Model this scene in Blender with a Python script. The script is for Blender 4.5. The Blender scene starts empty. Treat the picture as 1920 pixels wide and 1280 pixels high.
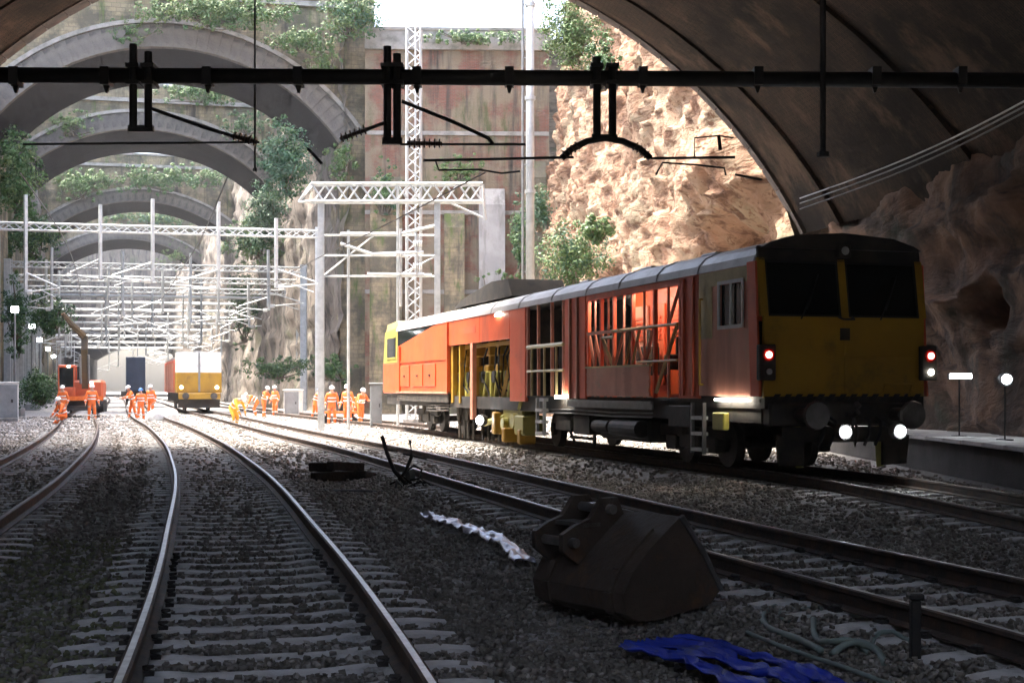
import bpy, bmesh, math, random
import numpy as np
from mathutils import Vector, Matrix, noise as mnoise

random.seed(7); np.random.seed(7)
SC = bpy.context.scene
COL = SC.collection
R = math.radians

# ------------------------------------------------------------------ camera
F = 2600.0; CH = 1.43; V0 = 728.0          # focal length in photo pixels, eye height above rail, horizon row
cd = bpy.data.cameras.new('camera'); cam = bpy.data.objects.new('camera', cd); COL.objects.link(cam)
cam.location = (0, 0, CH); cam.rotation_euler = (R(90), 0, 0)
cd.sensor_width = 36; cd.lens = 36 * F / 1920; cd.shift_y = (V0 - 640) / 1920
cd.clip_start = 0.1; cd.clip_end = 3000
SC.camera = cam

# ------------------------------------------------------------------ light
S = Vector((-0.40, 0.12, 0.90)).normalized()
w = bpy.data.worlds.new('World'); SC.world = w; w.use_nodes = True
nt = w.node_tree; nt.nodes.clear()
sky = nt.nodes.new('ShaderNodeTexSky'); sky.sky_type = 'NISHITA'; sky.sun_disc = False
sky.sun_elevation = math.asin(S.z); sky.sun_rotation = math.atan2(S.x, S.y)
sky.air_density = 1.0; sky.dust_density = 6.0; sky.ozone_density = 1.0
bg = nt.nodes.new('ShaderNodeBackground'); bg.inputs[1].default_value = 0.15
wo = nt.nodes.new('ShaderNodeOutputWorld')
nt.links.new(sky.outputs[0], bg.inputs[0]); nt.links.new(bg.outputs[0], wo.inputs[0])
sd = bpy.data.lights.new('sun', 'SUN'); sd.energy = 1.5; sd.angle = R(25); sd.color = (1.0, 0.95, 0.87)
so = bpy.data.objects.new('sun', sd); COL.objects.link(so)
so.rotation_euler = S.to_track_quat('Z', 'Y').to_euler(); so.location = (-40, -20, 90)
SC.view_settings.view_transform = 'Standard'; SC.view_settings.look = 'None'
SC.view_settings.gamma = 1.0; SC.view_settings.use_curve_mapping = False
SC.view_settings.exposure = 3.1
SC.render.engine = 'CYCLES'
SC.cycles.max_bounces = 7; SC.cycles.diffuse_bounces = 4; SC.cycles.glossy_bounces = 3
SC.cycles.use_denoising = True
SC.cycles.sample_clamp_indirect = 6
SC.cycles.caustics_reflective = False; SC.cycles.caustics_refractive = False
SC.cycles.use_adaptive_sampling = True; SC.cycles.adaptive_threshold = 0.03

# ------------------------------------------------------------------ helpers
def P(u, v, Y): return Vector(((u - 960) * Y / F, Y, CH + (V0 - v) * Y / F))
def XU(u, Y): return (u - 960) * Y / F
def ZV(v, Y): return CH + (V0 - v) * Y / F

MATS = {}
def mat(name, c1, c2=None, scale=3.0, rough=.8, metal=0.0, bump=0.0, bscale=25.0, streak=None, lo=.35, hi=.65,
        dirt=None, dscale=1.2, dlo=.5, dhi=.75, emit=None, estr=0.0, spec=.5, rvar=0.0, stretch=(1, 1, .18), trans=0.0):
    m = bpy.data.materials.new(name); m.use_nodes = True
    t = m.node_tree; n = t.nodes; l = t.links
    b = n['Principled BSDF']
    b.inputs['Roughness'].default_value = rough; b.inputs['Metallic'].default_value = metal
    b.inputs['Specular IOR Level'].default_value = spec
    if trans: b.inputs['Transmission Weight'].default_value = trans
    tc = n.new('ShaderNodeTexCoord')
    col = None
    def nz(sc, det=6, vec=None, ro=.6):
        q = n.new('ShaderNodeTexNoise'); q.inputs['Scale'].default_value = sc; q.inputs['Detail'].default_value = det
        q.inputs['Roughness'].default_value = ro
        l.new(vec if vec else tc.outputs['Object'], q.inputs['Vector']); return q
    def ramp(src, a, bb):
        q = n.new('ShaderNodeMapRange'); q.inputs[1].default_value = a; q.inputs[2].default_value = bb
        q.interpolation_type = 'SMOOTHSTEP'
        l.new(src, q.inputs[0]); return q.outputs[0]
    def mix(fac, a, bb):
        q = n.new('ShaderNodeMix'); q.data_type = 'RGBA'
        l.new(fac, q.inputs[0])
        for v, i in ((a, 6), (bb, 7)):
            if isinstance(v, tuple): q.inputs[i].default_value = (*v, 1)
            else: l.new(v, q.inputs[i])
        return q.outputs[2]
    if c2 is not None:
        col = mix(ramp(nz(scale).outputs[0], lo, hi), c1, c2)
    if streak is not None:
        mp = n.new('ShaderNodeMapping'); mp.inputs['Scale'].default_value = stretch
        l.new(tc.outputs['Object'], mp.inputs[0])
        col = mix(ramp(nz(scale * 1.6, 5, mp.outputs[0]).outputs[0], .48, .68), col if col else c1, streak)
    if dirt is not None:
        col = mix(ramp(nz(dscale, 8, None, .7).outputs[0], dlo, dhi), col if col else c1, dirt)
    if col is not None: l.new(col, b.inputs['Base Color'])
    else: b.inputs['Base Color'].default_value = (*c1, 1)
    if bump:
        bp = n.new('ShaderNodeBump'); bp.inputs['Strength'].default_value = bump; bp.inputs['Distance'].default_value = .05
        l.new(nz(bscale, 8).outputs[0], bp.inputs['Height']); l.new(bp.outputs[0], b.inputs['Normal'])
    if rvar:
        q = n.new('ShaderNodeMapRange'); q.inputs[3].default_value = max(0, rough - rvar); q.inputs[4].default_value = min(1, rough + rvar)
        l.new(nz(scale * 2).outputs[0], q.inputs[0]); l.new(q.outputs[0], b.inputs['Roughness'])
    if emit:
        b.inputs['Emission Color'].default_value = (*emit, 1); b.inputs['Emission Strength'].default_value = estr
    MATS[name] = m
    return m

def masonry(name, c1, c2, mortar, bw, bh, rough=.9, dirt=(.05, .05, .045), dscale=.25, dlo=.45, dhi=.7, green=None, msize=.012, bump=.6, axis='xz', soot=None):
    """brick / block pattern with noise weathering; box-mapped by choosing the in-plane axes"""
    m = bpy.data.materials.new(name); m.use_nodes = True
    t = m.node_tree; n = t.nodes; l = t.links; b = n['Principled BSDF']; b.inputs['Roughness'].default_value = rough; b.inputs['Specular IOR Level'].default_value = .12
    tc = n.new('ShaderNodeTexCoord'); sx = n.new('ShaderNodeSeparateXYZ'); l.new(tc.outputs['Object'], sx.inputs[0])
    cb = n.new('ShaderNodeCombineXYZ')
    if axis == 'uv':
        l.new(tc.outputs['UV'], cb.inputs[0]); vec = tc.outputs['UV']
    else:
        l.new(sx.outputs['xyz'.index(axis[0])], cb.inputs[0]); l.new(sx.outputs['xyz'.index(axis[1])], cb.inputs[1]); vec = cb.outputs[0]
    nd = n.new('ShaderNodeTexNoise'); nd.inputs['Scale'].default_value = 1.5; l.new(vec, nd.inputs['Vector'])
    add = n.new('ShaderNodeMix'); add.data_type = 'RGBA'; add.blend_type = 'LINEAR_LIGHT'; add.inputs[0].default_value = .03
    l.new(vec, add.inputs[6]); l.new(nd.outputs['Color'], add.inputs[7])
    br = n.new('ShaderNodeTexBrick'); l.new(add.outputs[2], br.inputs['Vector'])
    br.inputs['Color1'].default_value = (*c1, 1); br.inputs['Color2'].default_value = (*c2, 1); br.inputs['Mortar'].default_value = (*mortar, 1)
    br.inputs['Scale'].default_value = 1; br.inputs['Brick Width'].default_value = bw; br.inputs['Row Height'].default_value = bh
    br.inputs['Mortar Size'].default_value = msize; br.inputs['Bias'].default_value = 0
    col = br.outputs['Color']
    def nz(sc, v=None):
        q = n.new('ShaderNodeTexNoise'); q.inputs['Scale'].default_value = sc; q.inputs['Detail'].default_value = 8
        q.inputs['Roughness'].default_value = .65
        l.new(v if v else tc.outputs['Object'], q.inputs['Vector']); return q.outputs[0]
    def lay(col, src, a, bb, c):
        q = n.new('ShaderNodeMapRange'); q.inputs[1].default_value = a; q.inputs[2].default_value = bb; q.interpolation_type = 'SMOOTHSTEP'
        l.new(src, q.inputs[0])
        x = n.new('ShaderNodeMix'); x.data_type = 'RGBA'; l.new(q.outputs[0], x.inputs[0]); l.new(col, x.inputs[6]); x.inputs[7].default_value = (*c, 1)
        return x.outputs[2]
    col = lay(col, nz(dscale), dlo, dhi, dirt)
    if green:
        mp = n.new('ShaderNodeMapping'); mp.inputs['Scale'].default_value = (1, 1, .25); l.new(tc.outputs['Object'], mp.inputs[0])
        col = lay(col, nz(dscale * 2.2, mp.outputs[0]), .52, .68, green)
    if soot:
        mp = n.new('ShaderNodeMapping'); mp.inputs['Scale'].default_value = (1, 1, .08); mp.inputs['Location'].default_value = (3, 7, 1)
        l.new(tc.outputs['Object'], mp.inputs[0])
        col = lay(col, nz(1.1, mp.outputs[0]), .5, .72, soot)
    l.new(col, b.inputs['Base Color'])
    bp = n.new('ShaderNodeBump'); bp.inputs['Strength'].default_value = bump; bp.inputs['Distance'].default_value = .06
    ad = n.new('ShaderNodeMath'); ad.operation = 'SUBTRACT'; l.new(nz(5), ad.inputs[0]); l.new(br.outputs['Fac'], ad.inputs[1])
    l.new(ad.outputs[0], bp.inputs['Height']); l.new(bp.outputs[0], b.inputs['Normal'])
    MATS[name] = m
    return m

class MB:
    """collects shapes into one mesh"""
    def __init__(s): s.v = []; s.f = []; s.mi = []; s.cur = 0
    def add(s, vs, fs):
        o = len(s.v); s.v += [tuple(p) for p in vs]; s.f += [tuple(i + o for i in q) for q in fs]; s.mi += [s.cur] * len(fs); return s
    def box(s, x0, x1, y0, y1, z0, z1, rot=None, bev=0.0):
        x0, x1 = min(x0, x1), max(x0, x1); y0, y1 = min(y0, y1), max(y0, y1); z0, z1 = min(z0, z1), max(z0, z1)
        if bev:
            b = min(bev, (x1 - x0) / 2.1, (y1 - y0) / 2.1, (z1 - z0) / 2.1)
            return s._bbox(x0, x1, y0, y1, z0, z1, b, rot)
        vs = [(x, y, z) for z in (z0, z1) for y in (y0, y1) for x in (x0, x1)]
        fs = [(0, 2, 3, 1), (4, 5, 7, 6), (0, 1, 5, 4), (2, 6, 7, 3), (0, 4, 6, 2), (1, 3, 7, 5)]
        if rot: vs = [rot @ Vector(p) for p in vs]
        return s.add(vs, fs)
    def _bbox(s, x0, x1, y0, y1, z0, z1, b, rot):
        bm = bmesh.new(); bmesh.ops.create_cube(bm, size=1)
        for v in bm.verts: v.co = Vector(((x0 + x1) / 2 + v.co.x * (x1 - x0), (y0 + y1) / 2 + v.co.y * (y1 - y0), (z0 + z1) / 2 + v.co.z * (z1 - z0)))
        bmesh.ops.bevel(bm, geom=bm.edges[:], offset=b, segments=1, affect='EDGES')
        bm.verts.index_update()
        vs = [v.co.copy() for v in bm.verts]; fs = [[v.index for v in f.verts] for f in bm.faces]; bm.free()
        if rot: vs = [rot @ p for p in vs]
        return s.add(vs, fs)
    def cyl(s, p0, p1, r, n=10, r2=None, cap=True):
        p0 = Vector(p0); p1 = Vector(p1); d = (p1 - p0)
        if d.length < 1e-6: return s
        q = d.normalized().to_track_quat('Z', 'Y'); r2 = r if r2 is None else r2
        vs = []
        for k in range(n):
            a = 2 * math.pi * k / n; e = q @ Vector((math.cos(a), math.sin(a), 0))
            vs.append(p0 + e * r); vs.append(p1 + e * r2)
        fs = [(2 * k, 2 * ((k + 1) % n), 2 * ((k + 1) % n) + 1, 2 * k + 1) for k in range(n)]
        if cap: fs += [tuple(2 * k for k in reversed(range(n))), tuple(2 * k + 1 for k in range(n))]
        return s.add(vs, fs)
    def tube(s, pts, r, n=8):
        pts = [Vector(p) for p in pts]; m = len(pts)
        rs = r if isinstance(r, (list, tuple)) else [r] * m
        vs = []; up = Vector((0, 0, 1))
        for i, p in enumerate(pts):
            t = (pts[min(i + 1, m - 1)] - pts[max(i - 1, 0)]).normalized()
            a = t.cross(up)
            if a.length < 1e-3: a = t.cross(Vector((1, 0, 0)))
            a.normalize(); b = a.cross(t)
            for k in range(n):
                th = 2 * math.pi * k / n; vs.append(p + (a * math.cos(th) + b * math.sin(th)) * rs[i])
        fs = [(i * n + k, i * n + (k + 1) % n, (i + 1) * n + (k + 1) % n, (i + 1) * n + k) for i in range(m - 1) for k in range(n)]
        fs += [tuple(reversed(range(n))), tuple((m - 1) * n + k for k in range(n))]
        return s.add(vs, fs)
    def bar(s, p0, p1, wd, ht=None):
        """square bar between two points"""
        return s.cyl(p0, p1, wd * .7071, 4)
    def prism(s, poly, d0, d1, axis='y'):
        """polygon extruded along an axis; poly in the other two axes"""
        n = len(poly); vs = []
        for d in (d0, d1):
            for a, b in poly:
                vs.append({'y': (a, d, b), 'x': (d, a, b), 'z': (a, b, d)}[axis])
        fs = [tuple(range(n)), tuple(reversed(range(n, 2 * n)))] + [(k, k + n, (k + 1) % n + n, (k + 1) % n) for k in range(n)]
        return s.add(vs, fs)
    def build(s, name, m=None, parent=None, smooth=False, recalc=True):
        me = bpy.data.meshes.new(name); me.from_pydata(s.v, [], s.f)
        ms = m if isinstance(m, (list, tuple)) else [m]
        for q in ms: me.materials.append(MATS[q] if isinstance(q, str) else q)
        if len(ms) > 1: me.polygons.foreach_set('material_index', s.mi)
        if recalc:
            bm = bmesh.new(); bm.from_mesh(me); bmesh.ops.recalc_face_normals(bm, faces=bm.faces); bm.to_mesh(me); bm.free()
        if smooth: me.polygons.foreach_set('use_smooth', [True] * len(me.polygons))
        me.update()
        return obj(name, me, parent)

def obj(name, me, parent=None):
    o = bpy.data.objects.new(name, me); COL.objects.link(o)
    if parent is not None: o.parent = parent
    return o
def tag(o, label=None, cat=None, group=None, kind=None):
    if label: o['label'] = label
    if cat: o['category'] = cat
    if group: o['group'] = group
    if kind: o['kind'] = kind
    return o
def empty(name, loc=(0, 0, 0), rz=0.0):
    o = bpy.data.objects.new(name, None); COL.objects.link(o); o.location = loc; o.rotation_euler = (0, 0, rz); o.empty_display_size = .2
    return o
def copy_tree(o, parent=None):
    c = o.copy(); COL.objects.link(c); c.parent = parent
    for ch in list(o.children): copy_tree(ch, c)
    return c
def fbm(p, o=5, h=1.0):
    return mnoise.fractal(p, h, 2.0, o)

def spline(pts, step=.5):
    """Catmull-Rom through plan points, resampled to even spacing -> Nx2"""
    p = [np.array(q, float) for q in pts]
    p = [2 * p[0] - p[1]] + p + [2 * p[-1] - p[-2]]
    out = []
    for i in range(1, len(p) - 2):
        a, b, c, d = p[i - 1], p[i], p[i + 1], p[i + 2]
        for t in np.linspace(0, 1, 24, endpoint=False):
            out.append(.5 * (2 * b + (c - a) * t + (2 * a - 5 * b + 4 * c - d) * t * t + (3 * b - a - 3 * c + d) * t ** 3))
    out.append(p[-2]); out = np.array(out)
    L = np.concatenate([[0], np.cumsum(np.linalg.norm(np.diff(out, axis=0), axis=1))])
    s = np.arange(0, L[-1], step)
    return np.stack([np.interp(s, L, out[:, 0]), np.interp(s, L, out[:, 1])], 1)
def normals2(p):
    t = np.gradient(p, axis=0); t /= np.linalg.norm(t, axis=1)[:, None]
    return t, np.stack([t[:, 1], -t[:, 0]], 1)      # tangent, right-hand normal

# ------------------------------------------------------------------ materials
mat('ballast', (.26, .245, .225), (.47, .45, .42), 14, .95, bump=1.0, bscale=16, lo=.3, hi=.7, dirt=(.20, .185, .15), dscale=.35, dlo=.55, dhi=.75)
mat('stone_light', (.40, .365, .325), (.30, .275, .245), 6, .9, bump=.3)
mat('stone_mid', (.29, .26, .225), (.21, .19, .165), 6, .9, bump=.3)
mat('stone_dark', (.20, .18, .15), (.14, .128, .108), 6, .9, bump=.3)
mat('stone_moss', (.20, .21, .11), (.14, .145, .08), 6, .95, bump=.3)
mat('sleeper', (.62, .61, .58), (.50, .49, .47), 3, .85, bump=.4, bscale=30, dirt=(.20, .185, .16), dscale=2.5, dlo=.54, dhi=.76)
mat('rail_side', (.10, .065, .045), (.055, .045, .04), 6, .75, metal=.3, bump=.2)
mat('rail_top', (.42, .42, .42), (.30, .295, .29), 8, .42, metal=1.0, rvar=.08)
mat('rail_dull', (.15, .115, .09), (.10, .08, .065), 6, .6, metal=.6, rvar=.1)
mat('clip', (.06, .055, .05), None, rough=.6, metal=.6)
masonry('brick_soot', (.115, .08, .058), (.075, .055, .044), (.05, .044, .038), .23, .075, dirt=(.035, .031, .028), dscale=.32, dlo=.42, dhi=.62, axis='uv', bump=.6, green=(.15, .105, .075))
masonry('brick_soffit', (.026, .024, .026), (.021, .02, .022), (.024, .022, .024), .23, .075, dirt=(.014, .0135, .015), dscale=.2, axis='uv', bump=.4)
masonry('stone_wall', (.31, .25, .15), (.24, .195, .13), (.17, .145, .105), .62, .3, dirt=(.11, .098, .07), dscale=.5, dlo=.40, dhi=.60, green=(.10, .13, .045), msize=.014, soot=(.06, .054, .045))
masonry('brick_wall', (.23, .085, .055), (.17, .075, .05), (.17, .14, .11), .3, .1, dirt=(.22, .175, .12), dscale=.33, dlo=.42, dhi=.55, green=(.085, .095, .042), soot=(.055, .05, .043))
mat('voussoir', (.165, .145, .12), (.115, .102, .088), .6, .9, bump=.5, bscale=7, dirt=(.06, .055, .048), dscale=.5, dlo=.45, dhi=.66)
mat('voussoir_soot', (.15, .12, .105), (.10, .085, .08), 1.5, .9, bump=.5, bscale=8, dirt=(.06, .055, .05), dscale=.6)
mat('coping', (.30, .28, .25), (.21, .195, .17), 1.2, .9, bump=.3, dirt=(.11, .115, .085))
mat('rock_lit', (.31, .185, .115), (.36, .27, .18), .3, .95, bump=1.0, bscale=7, streak=(.26, .135, .08), dirt=(.25, .21, .135), dscale=.3, dlo=.5, dhi=.7, stretch=(1.0, 1.0, .3))
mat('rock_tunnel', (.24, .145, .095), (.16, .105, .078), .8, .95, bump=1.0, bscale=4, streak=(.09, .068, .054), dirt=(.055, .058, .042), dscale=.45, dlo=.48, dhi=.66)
mat('rock_grey', (.15, .125, .10), (.20, .17, .14), .5, .95, bump=1.0, bscale=3.5, streak=(.085, .075, .065), dirt=(.09, .10, .055), dscale=.3, dlo=.5, dhi=.7, stretch=(1, 1, .08))
def beds(name, scale, stretch, rot, dark, strength=.8, dist=.3, lo=.36, hi=.5):
    """bedding planes: noise stretched along tilted layers, as recessed darker seams"""
    m = MATS[name]; t = m.node_tree; n = t.nodes; l = t.links; b = n['Principled BSDF']
    tc = n.new('ShaderNodeTexCoord'); mp = n.new('ShaderNodeMapping'); mp.inputs['Scale'].default_value = stretch; mp.inputs['Rotation'].default_value = rot
    l.new(tc.outputs['Object'], mp.inputs[0])
    nz = n.new('ShaderNodeTexNoise'); nz.inputs['Scale'].default_value = scale; nz.inputs['Detail'].default_value = 9; nz.inputs['Roughness'].default_value = .62; nz.inputs['Distortion'].default_value = .6
    l.new(mp.outputs[0], nz.inputs['Vector'])
    mr = n.new('ShaderNodeMapRange'); mr.inputs[1].default_value = lo; mr.inputs[2].default_value = hi; mr.interpolation_type = 'SMOOTHSTEP'; l.new(nz.outputs[0], mr.inputs[0])
    src = b.inputs['Base Color'].links[0].from_socket
    mx = n.new('ShaderNodeMix'); mx.data_type = 'RGBA'; l.new(mr.outputs[0], mx.inputs[0]); mx.inputs[6].default_value = (*dark, 1); l.new(src, mx.inputs[7])
    l.new(mx.outputs[2], b.inputs['Base Color'])
    b0 = b.inputs['Normal'].links[0].from_node
    bp = n.new('ShaderNodeBump'); bp.inputs['Strength'].default_value = strength; bp.inputs['Distance'].default_value = dist
    l.new(nz.outputs[0], bp.inputs['Height']); l.new(b0.outputs[0], bp.inputs['Normal']); l.new(bp.outputs[0], b.inputs['Normal'])
beds('rock_lit', 1.3, (.5, .5, 1.6), (R(28), R(12), 0), (.12, .058, .03), 1.0, .45, .38, .5)
beds('rock_lit', 3.2, (.8, .8, 1.1), (R(-40), R(20), 0), (.16, .08, .042), .7, .15, .36, .46)
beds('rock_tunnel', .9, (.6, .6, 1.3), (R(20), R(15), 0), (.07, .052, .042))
beds('rock_grey', .9, (1.4, 1.4, .35), (R(6), R(5), 0), (.055, .05, .042))
mat('soil', (.16, .14, .09), (.10, .12, .055), .4, .95, bump=.8, bscale=3)
for i, c in enumerate([(.045, .10, .028), (.065, .13, .034), (.11, .16, .05), (.025, .07, .03), (.04, .10, .055)]):
    mat('leaf%d' % i, c, None, rough=.55, spec=.35)
mat('bark', (.09, .07, .05), (.14, .12, .09), 8, .95, bump=.5)
mat('galv', (.54, .56, .555), (.44, .46, .455), 4, .5, metal=.2, dirt=(.32, .33, .32), dscale=1.2)
mat('galv_dark', (.25, .26, .26), (.19, .2, .2), 4, .55, metal=.3)
mat('black_steel', (.018, .018, .018), (.03, .028, .026), 5, .6, metal=.2)
mat('insulator', (.06, .035, .025), None, rough=.3)
mat('wire', (.07, .07, .068), None, rough=.5, metal=.5)
mat('orange_paint', (.72, .115, .03), (.62, .095, .03), .7, .42, streak=(.45, .085, .035), dirt=(.30, .10, .055), dscale=.8, dlo=.55, dhi=.8, rvar=.12, bump=.04)
mat('red_paint', (.74, .14, .055), (.62, .105, .045), .8, .5, streak=(.46, .09, .045), dirt=(.32, .11, .06), dscale=.9, dlo=.55, dhi=.82, rvar=.1, bump=.05)
mat('faded_red', (.66, .30, .20), (.58, .23, .155), .9, .55, streak=(.45, .18, .12), dirt=(.38, .24, .16), dscale=1.1, dlo=.52, dhi=.78, bump=.05)
mat('yellow_paint', (.44, .25, .02), (.36, .20, .02), .8, .5, dirt=(.14, .088, .025), dscale=1.0, dlo=.5, dhi=.76, rvar=.1, bump=.03)
mat('olive_paint', (.42, .38, .08), (.33, .30, .07), .9, .5, dirt=(.2, .18, .06))
mat('cream_paint', (.50, .42, .20), (.40, .33, .16), 1.2, .55, dirt=(.22, .16, .09))
mat('roof_grey', (.50, .49, .48), (.40, .39, .38), .8, .5, dirt=(.24, .22, .20), dscale=.7, rvar=.1)
mat('dark_frame', (.022, .021, .02), (.05, .042, .034), 2.5, .7, bump=.1)
mat('grime', (.07, .058, .045), (.03, .028, .025), 3, .8, bump=.2)
mat('glass_dark', (.012, .016, .016), None, rough=.06, spec=.6)
mat('blind', (.45, .47, .42), None, rough=.8)
mat('white_paint', (.78, .78, .75), (.65, .65, .62), 2, .5, dirt=(.4, .38, .34))
mat('grey_paint', (.26, .27, .27), (.2, .21, .21), 2, .55)
mat('blue_paint', (.03, .05, .10), (.02, .035, .07), 2, .5)
mat('rubber', (.02, .02, .02), None, rough=.8)
mat('steel_wheel', (.10, .09, .085), (.06, .055, .05), 5, .6, metal=.5)
mat('hiviz', (.95, .22, .04), (.85, .17, .03), 6, .7, bump=.1, bscale=14)
mat('hiviz_yellow', (.95, .50, .06), (.9, .42, .05), 6, .7, bump=.1, bscale=14)
mat('skin', (.55, .33, .24), None, rough=.6)
mat('boot', (.03, .027, .025), None, rough=.7)
mat('helmet', (.85, .85, .83), None, rough=.3)
mat('helmet_blue', (.06, .18, .5), None, rough=.3)
mat('reflective', (.82, .83, .80), None, rough=.35, metal=.2)
mat('digger', (.62, .13, .05), (.5, .1, .04), 1, .5, dirt=(.3, .1, .05))
mat('digger_boom', (.12, .075, .03), (.08, .055, .025), 1.2, .55, dirt=(.1, .07, .04))
mat('lamp_red', (.8, .1, .08), None, rough=.3, emit=(1, .22, .18), estr=2.5)
mat('lamp_red_off', (.25, .02, .015), None, rough=.25)
mat('lamp_white', (.9, .9, .95), None, rough=.3, emit=(.88, .93, 1), estr=22.0)
mat('lamp_strip', (.9, .9, .85), None, rough=.3, emit=(1, .93, .8), estr=7.0)
mat('flood', (.95, .95, .95), None, rough=.3, emit=(.95, .98, 1), estr=14.0)
mat('bucket', (.10, .074, .055), (.06, .05, .042), 3, .6, metal=.2, dirt=(.17, .095, .05), dscale=3.0, bump=.4, bscale=14)
mat('bucket_edge', (.30, .29, .28), (.2, .19, .18), 6, .45, metal=.7)
mat('foil', (.42, .42, .49), (.28, .28, .36), 6, .3, metal=.4, bump=.3, bscale=9)
mat('tarp_blue', (.013, .032, .38), (.025, .055, .46), 2.5, .5, bump=.15, bscale=8, dirt=(.04, .05, .13), dscale=3)
mat('hose', (.20, .26, .23), (.15, .19, .17), 5, .6)
mat('timber', (.06, .045, .035), (.035, .03, .026), 6, .9, bump=.6, bscale=18)
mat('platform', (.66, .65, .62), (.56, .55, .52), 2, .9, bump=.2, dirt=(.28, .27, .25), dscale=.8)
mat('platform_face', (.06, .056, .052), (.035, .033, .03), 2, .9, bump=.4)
mat('concrete', (.36, .345, .325), (.29, .275, .26), .8, .9, streak=(.18, .17, .155), bump=.3, bscale=5)
mat('chevron_black', (.02, .02, .02), None, rough=.6)

# ------------------------------------------------------------------ plan of the tracks
MAIN = [(0.05, 0), (-.55, 3.5), (-1.15, 6.73), (-1.66, 9.25), (-2.18, 11.66), (-2.78, 14.3), (-4.2, 20.5), (-5.75, 26.7), (-8.75, 37.9), (-13.4, 53.9), (-18.8, 71.5), (-25.6, 95), (-34, 125), (-47, 171), (-61, 219), (-86, 300)]
TWO = [(5.3, 0), (4.75, 4), (3.75, 8.15), (3.05, 10.5), (1.85, 14.5), (.25, 20.3), (-3.3, 33.2), (-7.4, 46.5), (-11.4, 60), (-15.5, 74), (-21.8, 95), (-30.2, 125), (-43.3, 171), (-57, 219), (-82, 300)]
th = math.atan2(.958, -.287)
hx, hy = math.cos(th), math.sin(th)
TW = 3.06
T0 = Vector((4.03, 22.3, 0))                                        # front left corner of the tamping machine
tc0 = T0 + Vector((hy, -hx, 0)) * TW / 2
tr = [(7.3, 4), (7.0, 8), (6.75, 12), (6.4, 16), (5.95, 20)]
for q in (0.5, 8, 16, 24, 31, 36): tr.append((tc0.x + hx * q, tc0.y + hy * q))
TRAIN = tr + [(-10.9, 75), (-17.4, 95), (-26.2, 125), (-39, 171)]
pm = spline(MAIN, .5)
_, nm = normals2(pm)
LEFT = [tuple(q) for q in (pm - nm * 3.35)[::8]]

PATHS = {}
def railway(pts, label, y_sleep, seed, jitter=.018, spacing=.55, top='rail_top'):
    rnd = random.Random(seed)
    root = tag(empty('railway_track'), label, 'track', 'railway tracks in the cutting')
    path = spline(pts, .5); t, nrm = normals2(path)
    prof = [(-.07, -.16), (.07, -.16), (.07, -.148), (.012, -.128), (.010, -.052), (.036, -.036), (.036, -.009), (.019, 0), (-.019, 0), (-.036, -.009), (-.036, -.036), (-.010, -.052), (-.012, -.128), (-.07, -.148)]
    n = len(prof)
    for sgn in (-1, 1):
        c = path + nrm * sgn * .7525
        b = MB(); vs = []
        for i in range(len(c)):
            for a, z in prof: vs.append((c[i, 0] + nrm[i, 0] * a, c[i, 1] + nrm[i, 1] * a, z))
        fs = []; mi = []
        for i in range(len(c) - 1):
            for k in range(n):
                fs.append((i * n + k, i * n + (k + 1) % n, (i + 1) * n + (k + 1) % n, (i + 1) * n + k)); mi.append(1 if k == 7 else 0)
        b.v = vs; b.f = fs; b.mi = mi
        b.build('rail', ['rail_side', top], root)
    fine = spline(pts, .05); tt, nn = normals2(fine)
    step = int(spacing / .05); sl = []
    for i in range(0, len(fine), step):
        if not (2.5 < fine[i, 1] < y_sleep): continue
        o = obj('sleeper', SLEEPER, root)
        o.location = (fine[i, 0] + rnd.uniform(-jitter, jitter), fine[i, 1] + rnd.uniform(-jitter, jitter), -.163 + rnd.uniform(-.006, .0))
        a = math.atan2(nn[i, 1], nn[i, 0]) + rnd.uniform(-.008, .008)
        o.rotation_euler = (rnd.uniform(-.004, .004), rnd.uniform(-.006, .006), a)
        sl.append((fine[i, 0], fine[i, 1], a))
        if fine[i, 1] < 13.5:
            for q in (-.8525, -.6525, .6525, .8525):
                c = obj('rail_fastening', CLIPS, o); c.location = (q, 0, 0); c.rotation_euler = (0, 0, 0 if (abs(q) > .75) == (q > 0) else math.pi)
    PATHS[label] = (path, nrm, np.array(sl))
    return root
def sleeper_mesh():
    b = MB()
    xs = [-1.25, -1.05, -.55, -.35, .35, .55, 1.05, 1.25]
    top = [-.02, 0, 0, -.018, -.018, 0, 0, -.02]
    vs = []
    for x, z in zip(xs, top):
        vs += [(x, -.115, -.20), (x, -.08, z), (x, .08, z), (x, .115, -.20)]
    fs = []
    for i in range(len(xs) - 1):
        for k in range(4): fs.append((i * 4 + k, i * 4 + (k + 1) % 4, (i + 1) * 4 + (k + 1) % 4, (i + 1) * 4 + k))
    fs += [(0, 1, 2, 3), (31, 30, 29, 28)]
    b.add(vs, fs); o = b.build('sleeper', 'sleeper'); me = o.data; bpy.data.objects.remove(o); return me
def clip_mesh():
    b = MB()
    b.box(-.03, .03, -.055, .055, .0, .028)
    b.tube([(.02, -.05, .02), (-.025, -.03, .04), (.02, 0, .045), (-.03, .03, .04), (0, .05, .02)], .011, 5)
    o = b.build('rail_fastening', 'clip'); me = o.data; bpy.data.objects.remove(o); return me
SLEEPER = sleeper_mesh(); CLIPS = clip_mesh()
railway(MAIN, 'railway track running from the foreground centre and curving left', 52, 1, spacing=.5)
railway(LEFT, 'railway track curving away at the left edge of the photo', 52, 2, top='rail_dull')
railway(TWO, 'railway track passing behind the excavator bucket', 52, 3)
railway(TRAIN, 'railway track carrying the long orange tamping machine', 52, 4, top='rail_dull')

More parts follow.
